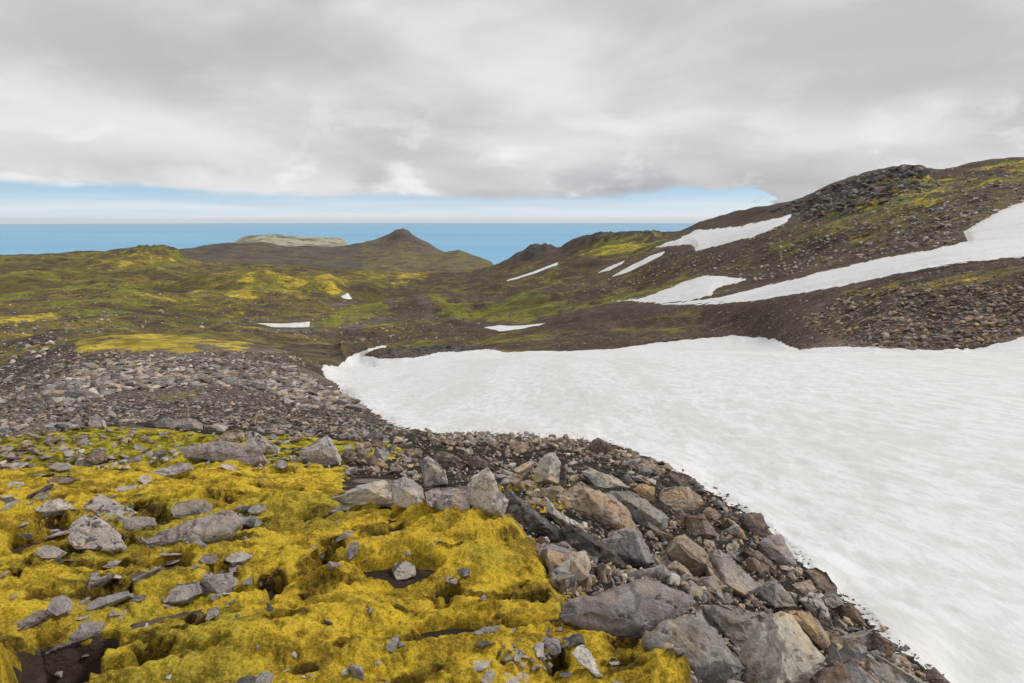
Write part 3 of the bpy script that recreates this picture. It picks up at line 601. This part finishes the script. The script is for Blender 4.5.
H('small pale brown wedge standing upright left of the cracked brown block', 'tan', [(727,518),(733,521),(744,530),(748,540),(739,540),(732,528)], .1, None, .7, .4)
H('flat tan stone above the square cut brown block', 'tan', [(702,512),(709,506),(716,509),(723,515),(717,521),(705,518)], 0, None, .7, .5)
H('smooth olive grey block facing left low on the snow edge', 'grey', [(843,638),(858,632),(874,628),(875,640),(873,652),(851,651)], 0, None, .7, .3)
H('pointed brown slab overhanging the snow beside the olive grey block', 'brown', [(874,630),(886,636),(900,645),(892,654),(885,661),(875,648)], 0, None, .6, .3)
H('lowest brown rock poking out of the snow edge at the bottom of the photo', 'brown', [(924,678),(934,667),(944,675),(955,685),(950,695),(928,695)], 0, None, .8, .2)
H('rough brown crumbling boulder on the snow edge above the olive grey block', 'brown', [(804,569),(816,564),(828,570),(839,588),(836,601),(822,597),(810,588)], .4, None, .8, .5)
H('dark grey slab below the crumbling brown boulder', 'grey', [(820,594),(836,590),(846,601),(842,612),(828,613)], 0, None, .7, .4)
H('brown stepped rock beside the snow right of the dark grey slab', 'brown', [(841,604),(852,602),(864,618),(868,628),(856,628),(846,616)], .3, None, .7, .4)
mg = 'boulders on the mossy slope'
def M(label, color, o_, lich=0., thick=.7, lean=1.05, bul=.14): return H(label, color, o_, lich, None, .4, 1.15 if lean >= .7 else .5, .05, .99, 'rock', mg)
M('grey lichen covered rock with a dark undercut edge, top of the left cluster', 'pale', [(80,506),(88,499),(100,494),(116,502),(136,513),(124,520),(98,521)], .8, .7, .7)
M('largest grey rock with black lichen blotches sunk in the left moss', 'pale', [(70,524),(78,516),(87,512),(100,521),(112,528),(120,536),(121,547),(110,551),(92,547),(72,548),(64,540)], .8, .6, .7)
M('long pale log shaped rock lying diagonally across the moss', 'pinkish', [(134,538),(166,528),(200,519),(226,511),(236,513),(239,522),(228,533),(206,531),(170,541),(144,547)], .25, .5, .9)
M('end stub of dark lichened rock right of the long log shaped rock', 'grey', [(238,513),(252,516),(264,522),(258,527),(240,524)], .7)
M('oval grey rock above the log shaped rock', 'grey', [(170,508),(177,501),(190,499),(204,500),(212,505),(209,512),(190,516),(172,517)], .3)
M('flat grey rock right of the blotched rock', 'grey', [(122,518),(138,516),(154,519),(155,527),(140,530),(125,529)], .5)
M('low wedge of pale rock left of the lichen covered cluster', 'pale', [(29,509),(44,503),(60,497),(68,500),(76,509),(60,511),(40,512)], .3)
M('thin flat pale flake on the moss above the cluster', 'pale', [(112,490),(120,486),(133,483),(147,486),(140,491),(122,492)], .1)
M('small violet grey stone below the left cluster', 'pinkish', [(35,553),(42,547),(53,546),(62,551),(56,558),(42,558)], 0)
M('wide flat grey slab in the dark pit of the moss', 'grey', [(142,592),(156,585),(180,581),(198,580),(202,592),(186,600),(164,603)], .1)
M('small blocky grey rock above the right end of the flat pit slab', 'grey', [(193,573),(202,573),(213,579),(214,590),(203,591)], .1)
M('narrow grey ledge left of the flat pit slab', 'grey', [(80,607),(98,597),(118,590),(129,590),(128,596),(108,603),(88,611)], .1)
M('slender grey sliver of rock in the moss above the pit', 'grey', [(130,578),(146,570),(162,564),(160,568),(146,575),(133,581)], 0)
M('pale rounded stone near the left edge above the soil hollow', 'pinkish', [(44,608),(52,599),(62,595),(68,600),(68,611),(56,616)], 0)
M('long buried brown grey slab beside the pale rounded stone', 'brown', [(8,626),(24,615),(42,608),(50,614),(38,622),(16,632)], 0)
M('thin pale flakes lying in the middle of the moss', 'pale', [(222,559),(232,553),(244,552),(253,556),(244,561),(230,563)], .2)
M('small flat flake just under the pale flakes', 'pinkish', [(228,567),(236,564),(242,566),(240,572),(230,572)], 0)
M('grey slab roofing the dark soil hollow at the bottom left', 'grey', [(34,654),(44,640),(60,632),(80,626),(104,622),(98,632),(84,640),(62,644),(44,654)], .2, .4, 1.2)
M('white rock dotted with black lichen in the centre of the moss mound', 'pale', [(391,570),(396,563),(406,560),(415,565),(417,574),(406,579),(396,580)], .85)
M('narrow upright bluish grey stone in the moss', 'grey', [(344,557),(348,546),(352,541),(358,543),(356,554),(350,560)], .3, .7, .4)
M('dark smooth pebble on the moss right of the dotted white rock', 'dark', [(456,570),(462,567),(470,568),(470,575),(462,577)], 0)
M('flat pinkish chip under the dark smooth pebble', 'pinkish', [(440,577),(449,575),(458,579),(456,584),(446,582)], 0)
M('small bluish stone at the left foot of the low whitish boulder', 'grey', [(324,508),(330,502),(338,501),(344,506),(340,513),(328,512)], .3)
M('small split stone with a pale side low in the moss centre', 'grey', [(383,648),(390,640),(398,635),(399,642),(392,652)], 0)
M('bluish grey stone at the bottom edge left of centre', 'grey', [(252,686),(256,674),(264,670),(271,674),(268,690)], .2)
M('club shaped pale stone below the broad dark grey boulder', 'pale', [(572,653),(577,645),(584,645),(590,653),(598,665),(604,677),(596,676),(586,663),(577,660)], 0, .6, .8)
M('small pale stone at the bottom edge under the club shaped stone', 'pinkish', [(612,680),(617,673),(624,677),(624,686),(614,688)], 0)
M('upright pale stone in the stony pocket of the moss', 'pale', [(533,646),(538,642),(544,643),(544,657),(537,657)], 0)
M('white spotted stone left in the stony pocket', 'grey', [(503,656),(508,650),(514,650),(514,658),(506,661)], .4)
M('slate blue stone in the middle of the stony pocket', 'grey', [(513,652),(520,649),(524,654),(520,662),(514,661)], 0)
M('broad low tan boulder with moss on its back behind the moss mound', 'pinkish', [(180,449),(196,443),(212,440),(236,444),(259,448),(267,461),(248,464),(225,461),(199,460),(184,457)], .15, .7, .5)
M('black and white lichened boulder behind the broad low tan boulder', 'pale', [(244,431),(250,430),(266,437),(279,447),(280,454),(262,452),(246,446)], .9, .7, .3)
M('small tan lichened boulder left of the black and white one', 'tan', [(216,438),(224,431),(236,428),(243,430),(243,441),(220,442)], .6, .7, .3)
M('low pinkish slab farther back in front of the scree', 'pinkish', [(166,427),(174,420),(184,417),(198,420),(205,425),(194,429)], .1, .8, .4)
M('grey hump of rock left of the low pinkish slab', 'grey', [(152,424),(158,418),(168,416),(176,420),(168,427),(156,428)], 0, .8, .4)
M('long narrow whitish stone lying on the moss', 'pale', [(150,472),(164,467),(180,462),(192,463),(192,468),(180,474),(160,476)], .3, .7, .6)
M('small white stone below the long narrow whitish stone', 'pale', [(137,480),(141,475),(149,475),(152,481),(144,485)], .3)
M('upright whitish stone in front of the scree on the left', 'pale', [(88,425),(89,417),(97,415),(103,418),(104,426),(96,428)], .1, .8, .3)
M('flat brown stone on the far left moss', 'brown', [(46,481),(56,476),(70,474),(78,478),(68,483),(54,484)], .1)
M('pinkish stone on the green moss left of centre', 'pinkish', [(48,467),(56,463),(68,463),(70,469),(58,471)], 0)
# generic rocks -----------------------------------------------------------
def rockpts(rnd, dims, n=13, p=4.):
    P = []
    for _ in range(n):
        d = np.array([rnd.gauss(0, 1) for _ in range(3)]); d /= (np.abs(d) ** p).sum() ** (1 / p)
        P.append(d * np.array(dims) * .5 * rnd.uniform(.8, 1.08))
    return P
rr_ = random.Random(3)
BLK = [hull_mesh('angular_rock', rockpts(rr_, (1, rr_.uniform(.6, .9), rr_.uniform(.45, .75))), 1., 15, .018, 300 + i * 17) for i in range(9)]
SLB = [hull_mesh('flat_stone', rockpts(rr_, (1, rr_.uniform(.5, .85), rr_.uniform(.16, .3)), 16), 1., 15, .012, 600 + i * 17) for i in range(7)]
for me in BLK + SLB: me.materials.append(RMO)
LB = [hull_mesh('tmp', rockpts(rr_, (1, rr_.uniform(.55, .9), rr_.uniform(.4, .75)), 11), 1., 0, .03, 1) for i in range(14)]
LS = [hull_mesh('tmp', rockpts(rr_, (1, rr_.uniform(.5, .85), rr_.uniform(.15, .3)), 13), 1., 0, 0, 1) for i in range(12)]
def meshnp(me):
    me.calc_loop_triangles(); n = len(me.vertices); v = np.empty(n * 3, np.float32); me.vertices.foreach_get('co', v)
    t = np.empty(len(me.loop_triangles) * 3, np.int32); me.loop_triangles.foreach_get('vertices', t); return v.reshape(-1, 3), t.reshape(-1, 3)
LBn = [meshnp(m_) for m_ in LB]; LSn = [meshnp(m_) for m_ in LS]
def rotm(rx, ry, rz):
    cx, sx, cy, sy, cz, sz_ = math.cos(rx), math.sin(rx), math.cos(ry), math.sin(ry), math.cos(rz), math.sin(rz)
    return np.array([[cz, -sz_, 0], [sz_, cz, 0], [0, 0, 1]]) @ np.array([[cy, 0, sy], [0, 1, 0], [-sy, 0, cy]]) @ np.array([[1, 0, 0], [0, cx, -sx], [0, sx, cx]])
def inside(poly, x, y):
    ins = False; n = len(poly)
    for i in range(n):
        (ax, ay), (bx, by) = poly[i], poly[(i + 1) % n]
        if (ay > y) != (by > y) and x < (bx - ax) * (y - ay) / (by - ay) + ax: ins = not ins
    return ins
def sample(poly, n, rnd):
    xs = [p[0] for p in poly]; ys = [p[1] for p in poly]; out = []
    while len(out) < n:
        u, v = rnd.uniform(min(xs), max(xs)), rnd.uniform(min(ys), max(ys))
        if inside(poly, u, v): out.append((u, v))
    return out
ZR = [(424,433),(500,436),(560,439),(600,445),(650,463),(700,490),(755,524),(788,557),(828,596),(862,622),(902,660),(945,700),(800,740),(690,720),(690,660),(640,640),(565,600),(545,560),(515,520),(500,500),(470,490),(400,478),(345,478),(335,462),(360,440)]
ZS = [(-30,415),(0,402),(60,372),(80,364),(140,358),(200,356),(250,358),(290,364),(316,374),(345,392),(372,414),(424,433),(360,440),(330,440),(250,432),(150,422),(60,432),(-30,440)]
ZT = [(40,385),(90,364),(200,357),(285,364),(325,385),(365,412),(300,408),(260,390),(200,385),(120,392),(60,408)]     # the lighter crest of slabs
ZM = [(-60,440),(0,432),(150,425),(300,430),(340,445),(335,470),(300,472),(200,470),(0,470),(-60,475)]
ZMO = [(-40,480),(0,475),(300,475),(340,510),(480,520),(540,600),(640,650),(660,700),(-40,720)]
ZB = [(395,357),(388,347),(480,346),(520,337),(560,327),(640,313),(700,307),(800,296),(850,287),(960,266),(1060,256),(1060,330),(985,346),(940,350),(880,349),(800,347),(775,340),(700,339),(560,347),(480,351)]
ZH = [(600,270),(650,250),(700,252),(760,236),(800,212),(850,182),(900,170),(1060,162),(1060,195),(1000,210),(960,232),(960,244),(850,262),(760,282),(700,272),(620,296),(560,290)]
ZV = [(0,290),(200,285),(300,290),(400,300),(480,300),(480,340),(400,342),(330,345),(300,338),(200,330),(80,335),(20,370),(0,390)]
ZK = [(290,365),(330,352),(345,357),(326,366),(335,380),(372,408),(350,400),(320,380)]
indiv = []; stuff = {}
def scatter(poly, n, s0, s1, pw, colors, slab, zone, nind=0, tilt=.35, sink=.25, inds=None, avoid=True, prob=None):
    rnd = random.Random(hash(zone) % 1000 if False else len(zone) * 31 + n)
    L_ = []
    for (u, v) in sample(poly, n, rnd):
        h = hit(u, v)
        if h is None: continue
        p, r, i, j = h
        s = s0 * (s1 / s0) ** (rnd.random() ** pw)
        if r < 30 and s > .055:
            e_ = min(.3 * s / r * F * .6, 9)
            if any(inside(q_, u + du, v + dv) for q_ in OUTL for du, dv in ((0, 0), (-e_, 0), (e_, 0), (0, -e_), (0, e_))): continue
        if avoid and max(main[i, j], anys[i, j]) > 1.2: continue
        c = rnd.choice(colors); L_.append((s, s / r, p, c, rnd.random() < slab, rnd.uniform(-tilt, tilt), rnd.uniform(-tilt, tilt), rnd.uniform(0, 6.28), rnd.uniform(.75, 1.2), zone))
    L_.sort(key=lambda e: -e[1])
    indiv.extend(L_[:nind]); stuff.setdefault(zone, []).extend(L_[nind:])
GREY = ['grey', 'grey', 'pinkish', 'brown', 'tan', 'pale', 'dark', 'brown']
scatter(ZR, 520, .14, .36, 2.0, ['tan', 'brown', 'grey', 'pinkish', 'tan', 'brown', 'grey'], .3, 'rubble', 128, .7)
scatter(ZR, 9000, .025, .17, 1.5, GREY + ['brown', 'tan', 'ochre'], .35, 'rubble', 0, .9, .15)
scatter([(424,430),(500,433),(560,436),(610,444),(680,472),(700,488),(640,470),(560,450),(500,447),(430,446)], 700, .10, .26, 1.4, ['tan', 'brown', 'pinkish', 'brown'], .2, 'rubble', 0, .7)
scatter(ZT, 3800, .2, .9, 1.9, ['grey', 'pinkish', 'grey', 'pale', 'brown', 'tan', 'brown', 'dark'], .9, 'scree', 40, .30)
scatter(ZS, 8500, .06, .24, 1.4, ['brown', 'brown', 'tan', 'grey', 'dark', 'brown', 'dark', 'pinkish'], .75, 'scree', 12, .4)
scatter(ZM, 420, .05, .26, 1.4, ['grey', 'pinkish', 'pale', 'brown', 'tan'], .6, 'mossedge', 26, .4)
scatter(ZMO, 90, .02, .075, 1.8, ['grey', 'dark', 'pale', 'pinkish'], .5, 'moss', 12, .5)
for k_, pz in enumerate(([(20,492),(135,492),(150,522),(110,560),(40,566),(15,530)], [(130,520),(262,506),(268,530),(150,552)], [(120,560),(262,550),(262,600),(60,630),(40,605)], [(0,480),(70,470),(90,490),(0,510)], [(310,495),(350,498),(360,560),(320,570)], [(480,630),(560,625),(640,670),(560,683),(480,683)])):
    scatter(pz, (34, 20, 34, 16, 9, 16)[k_], .05, .19, 1.3, ['grey', 'pale', 'grey', 'pinkish', 'dark'], .85, 'shards' + '~' * k_, (34, 20, 34, 16, 9, 16)[k_], .45)
scatter([(500,640),(545,640),(560,660),(545,672),(500,668)], 60, .01, .035, 1.2, ['grey', 'dark', 'pinkish'], .3, 'moss', 0, .5)
scatter(ZB, 6500, .08, .5, 2.6, ['brown', 'brown', 'tan', 'grey', 'dark', 'pinkish'], .2, 'bank', 0, .6)
scatter([(800,318),(850,292),(960,280),(1040,290),(1040,328),(960,349),(870,347),(820,335)], 3500, .10, .8, 2.4, ['dark', 'ochre', 'tan', 'brown', 'pinkish', 'brown', 'tan'], .1, 'bank', 0, .6)
scatter(ZH, 9000, .22, 2.0, 3.0, ['brown', 'grey', 'pinkish', 'tan', 'pale'], .2, 'hill', 0, .6)
scatter([(770,212),(830,188),(890,170),(925,168),(930,180),(880,205),(820,222)], 500, .8, 6., 2.2, ['dark', 'grey', 'dark', 'brown'], .0, 'hill', 0, .5)
scatter(ZV, 5000, .2, 1.6, 3.0, ['brown', 'grey', 'pinkish', 'pale', 'dark'], .3, 'valley', 0, .5)
scatter([(-40,420),(-20,395),(0,378),(70,345),(85,352),(290,352),(330,368),(290,366),(200,358),(82,366),(0,404)], 2600, .08, .5, 2.2, GREY, .6, 'scree', 0, .5)
scatter([(430,428),(500,431),(560,434),(610,440),(655,456),(705,482),(762,517),(796,549),(836,588),(872,614),(912,652),(945,676),(935,690),(860,625),(790,560),(700,492),(640,462),(560,443),(430,438)], 420, .02, .12, 2., ['brown', 'tan', 'dark', 'grey'], .4, 'rubble', 0, .6, .2, None, False)
scatter(ZK, 250, .05, .2, 1.5, ['brown', 'dark', 'brown'], .4, 'scree', 0, .5)
ZLAB = {'rubble': ('small %s angular rock among the rubble along the snow edge', 'small rocks in the rubble by the snow'), 'scree': ('%s flat stone in the scree ridge behind the moss', 'flat stones of the scree ridge'),
        'mossedge': ('small %s stone on the patchy moss in front of the scree', 'small stones on the patchy moss'), 'moss': ('tiny %s stone embedded in the yellow moss slope', 'tiny stones in the yellow moss')}
ZLAB['shards'] = ('%s flat shard of rock half sunk in the yellow moss', 'rock shards in the moss')
CN = {'pinkish': 'purplish grey', 'tan': 'tan', 'brown': 'brown', 'grey': 'mid grey', 'pale': 'pale', 'dark': 'dark', 'ochre': 'ochre'}
for k_, (s, ss, p, c, sl, rx, ry, rz, zz_, zone) in enumerate(indiv):
    zone = zone.strip('~')
    me = (SLB if sl else BLK)[k_ % (7 if sl else 9)]
    if zone == 'moss': nmn = 'pebble'
    elif zone == 'shards': nmn = 'rock_shard'; rz = .35 + (rz - 3.14) * .22
    else: nmn = 'flat_stone' if sl else 'angular_rock'
    ob = bpy.data.objects.new(nmn, me); COL.objects.link(ob)
    ob.location = (p[0], p[1], p[2] + s * ((.02 if sl else .12) if zone != 'shards' else -.02)); ob.rotation_euler = (rx, ry, rz); ob.scale = (s, s, s * zz_)
    ob.color = (*tintof(c), random.choice([0, 0, .3, .6])); ob['label'] = ZLAB[zone][0] % CN[c]; ob['category'] = 'rock'; ob['group'] = ZLAB[zone][1] if False else (ZLAB[zone][0] % CN[c])
def merged(name, items, label):
    Vs = []; Ts = []; Cs = []; off = 0; rnd = random.Random(9)
    for (s, ss, p, c, sl, rx, ry, rz, zz_, zone) in items:
        v, t = rnd.choice(LSn if sl else LBn)
        w = (v * np.array([s, s, s * zz_])) @ rotm(rx, ry, rz).T + p + np.array([0, 0, s * (.03 if sl else .10)])
        Vs.append(w); Ts.append(t + off); off += len(v)
        Cs.append(np.tile(np.array([*tintof(c, .25), rnd.choice([0, 0, .4])], np.float32), (len(v), 1)))
    V_ = np.concatenate(Vs).astype(np.float32); T_ = np.concatenate(Ts).astype(np.int32); C_ = np.concatenate(Cs)
    me = bpy.data.meshes.new(name); me.vertices.add(len(V_)); me.vertices.foreach_set('co', V_.ravel())
    me.loops.add(T_.size); me.loops.foreach_set('vertex_index', T_.ravel()); me.polygons.add(len(T_)); me.polygons.foreach_set('loop_start', np.arange(0, T_.size, 3, dtype=np.int32))
    at = me.attributes.new('tint', 'FLOAT_COLOR', 'POINT'); at.data.foreach_set('color', C_.ravel())
    me.update(); me.materials.append(RMA); o = bpy.data.objects.new(name, me); COL.objects.link(o); o['kind'] = 'stuff'; o['label'] = label; o['category'] = 'stones'
for z_, nm, lb in (('rubble', 'rubble', 'loose brown and grey rubble filling the slope beside the snow'), ('scree', 'scree', 'grey flat scree stones covering the ridge behind the moss'), ('mossedge', 'small_stones', 'small stones scattered on the patchy moss before the scree'),
                   ('moss', 'pebbles', 'tiny pebbles lying in the yellow moss'), ('bank', 'bank_stones', 'stones studding the brown earth bank beyond the snow field'), ('hill', 'hillside_stones', 'boulders and stones strewn over the right hillside'), ('valley', 'valley_stones', 'pale stones strewn across the valley floor')):
    merged(nm, stuff[z_], lb)
# ------------------------------------------------------------------ sea
def disc(name, z, radius, mat):
    bm = bmesh.new(); c = bm.verts.new((0, 0, z)); prev = None; ring = []
    rads = [500, 3000, 8000, 20000, 50000, radius]
    n = 96; rings = [[bm.verts.new((r * math.sin(i * 2 * math.pi / n), r * math.cos(i * 2 * math.pi / n), z)) for i in range(n)] for r in rads]
    for i in range(n): bm.faces.new((c, rings[0][(i + 1) % n], rings[0][i]))
    for a, b in zip(rings, rings[1:]):
        for i in range(n): bm.faces.new((a[i], a[(i + 1) % n], b[(i + 1) % n], b[i]))
    me = bpy.data.meshes.new(name); bm.normal_update(); bm.to_mesh(me); bm.free(); me.materials.append(mat)
    o = bpy.data.objects.new(name, me); COL.objects.link(o); o['kind'] = 'structure'
m, nt = newmat('sea_water'); n = N(nt)
pos = n('ShaderNodeNewGeometry').outputs['Position']
mp = n('ShaderNodeMapping', {'Vector': pos, 'Scale': (.3, 1, 1)}).outputs[0]
col = n.mix(n.mr(n.noise(mp, .00035, 8, .6), .35, .65), (.18, .405, .61), (.22, .45, .65))
col = n.mix(n.mr(n.noise(mp, .004, 6, .6), .5, .7, 0, .2), col, (.30, .56, .73))
n.finish(col, .6, None, spec=.05)
disc('sea', -401., 80000., m)
# ------------------------------------------------------------------ haze
bm = bmesh.new(); bmesh.ops.create_cube(bm, size=1.)
for v_ in bm.verts: v_.co = (v_.co.x * 163000, v_.co.y * 163000, -402. + (v_.co.z + .5) * 560.)
me = bpy.data.meshes.new('haze'); bm.to_mesh(me); bm.free(); hz = bpy.data.objects.new('haze', me); COL.objects.link(hz); hz['kind'] = 'stuff'
m, nt = newmat('sea_air'); n = N(nt)
pv = n('ShaderNodeVolumePrincipled', {'Color': (.95, .98, 1., 1), 'Density': .8e-5, 'Anisotropy': 0.}); mo_ = n('ShaderNodeOutputMaterial'); nt.links.new(pv.outputs[0], mo_.inputs['Volume']); me.materials.append(m)
# ------------------------------------------------------------------ light
SUN_EL, SUN_AZ = math.radians(42), math.radians(66)        # azimuth from the view direction towards the right
W = bpy.data.worlds.new('World'); S.world = W; W.use_nodes = True; nt = W.node_tree; nt.nodes.clear(); n = N(nt)
sky = n('ShaderNodeTexSky', sky_type='NISHITA', sun_disc=False, sun_elevation=SUN_EL, sun_rotation=SUN_AZ, altitude=400, air_density=1., dust_density=.6, ozone_density=1.5)
d = n('ShaderNodeTexCoord').outputs['Generated']
sp = n('ShaderNodeSeparateXYZ', {0: d}).outputs; X, Y, Z = sp[0], sp[1], sp[2]
hyp = n.math('SQRT', n.math('ADD', n.math('MULTIPLY', X, X), n.math('MULTIPLY', Y, Y)))
el = n.math('ARCTAN2', Z, hyp); az = n.math('ARCTAN2', X, Y)
# the cloud base seen as a layer: direction divided by height above the horizon
zz_ = n.math('ADD', n.math('MAXIMUM', Z, 0.), .07)
cp = n('ShaderNodeCombineXYZ', {0: n.math('DIVIDE', X, zz_), 1: n.math('DIVIDE', Y, zz_), 2: 0.}).outputs[0]
ce = n('ShaderNodeCombineXYZ', {0: n.math('MULTIPLY', az, 1.), 1: n.math('MULTIPLY', el, 3.2), 2: 0.}).outputs[0]
c1 = n.noise(cp, .25, 5, .45, .2); c2 = n.noise(cp, 1.6, 8, .55, .5); c3 = n.noise(ce, 2.0, 7, .5, .3)
ce2 = n('ShaderNodeCombineXYZ', {0: az, 1: n.math('MULTIPLY', el, 1.9), 2: 3.}).outputs[0]; c4 = n.noise(ce2, 8., 9, .56, .25)
br = n.math('ADD', n.math('MULTIPLY', n.mr(c1, .35, .65), .35), n.math('MULTIPLY', n.mr(c3, .36, .64), .65))
cloud = n.mix(br, (.50, .50, .52), (.86, .86, .87))
cloud = n.mix(n.math('MULTIPLY', n.mr(c4, .5, .66), n.mr(el, .26, .03, .0, .8)), cloud, (.92, .92, .93))
cloud = n.mix(n.math('MULTIPLY', n.mr(n.noise(ce2, 5., 7, .5), .5, .64), n.mr(el, .12, .045, 0., .6)), cloud, (.40, .42, .47))
# edge of the deck above the sea
edge = n.math('ADD', n.math('ADD', .036, n.mr(az, .10, .32, 0., .014)), n.math('ADD', n.math('MULTIPLY', n.math('SUBTRACT', n.noise(ce, 4.2, 8, .6), .5), .035), n.math('MULTIPLY', n.mr(az, -.40, -.62), .014)))
edge = n.math('SUBTRACT', edge, n.mr(n.math('ADD', az, n.math('MULTIPLY', n.math('SUBTRACT', n.noise(ce, 12., 7, .6), .5), .35)), .38, .50, 0., .09))
deck = n.mr(n.math('SUBTRACT', el, n.math('ADD', edge, n.math('MULTIPLY', n.math('SUBTRACT', n.noise(ce, 22., 6, .6), .5), .014))), -.005, .008)
wisp = n.math('MULTIPLY', n.mr(n.noise(ce, 14., 7, .65, .8), .60, .68), n.math('MULTIPLY', n.mr(el, .012, .03), .55))
skyc = n('ShaderNodeVectorMath', {0: sky.outputs[0], 3: .11}, operation='SCALE').outputs[0]
gap = n.mix(n.mr(el, 0., .05), (.74, .86, .98), (.37, .60, .84))
gap = n.mix(.75, skyc, gap)
band = n.math('MULTIPLY', n.mr(n.noise(n('ShaderNodeCombineXYZ', {0: n.math('MULTIPLY', az, 2.), 1: n.math('MULTIPLY', el, 40.), 2: 0.}).outputs[0], 2.2, 7, .55), .42, .62), n.mr(el, .045, .012, 0., .8))
gap = n.mix(band, gap, (.76, .83, .90))
gap = n.mix(wisp, gap, (.52, .56, .64))
allc = n.mix(deck, gap, cloud)
below = n.mix(n.mr(Z, -.08, -.03), (.30, .36, .42), allc)
bg = n('ShaderNodeBackground', {'Color': below, 'Strength': .70}); wo = n('ShaderNodeOutputWorld'); nt.links.new(bg.outputs[0], wo.inputs[0])
sun = bpy.data.lights.new('sun', 'SUN'); sun.energy = 1.5; sun.angle = math.radians(11); sun.color = (1., .95, .88)
so = bpy.data.objects.new('sun', sun); COL.objects.link(so)
from mathutils import Vector
sd = Vector((math.sin(SUN_AZ) * math.cos(SUN_EL), math.cos(SUN_AZ) * math.cos(SUN_EL), math.sin(SUN_EL)))
so.rotation_euler = sd.to_track_quat('Z', 'Y').to_euler()
S.view_settings.view_transform = 'Standard'; S.view_settings.look = 'None'; S.view_settings.exposure = .52; S.view_settings.gamma = 1
S.cycles.max_bounces = 4; S.cycles.diffuse_bounces = 3
print('grid', nr, na, 'heroes', ntot, 'individual', len(indiv))
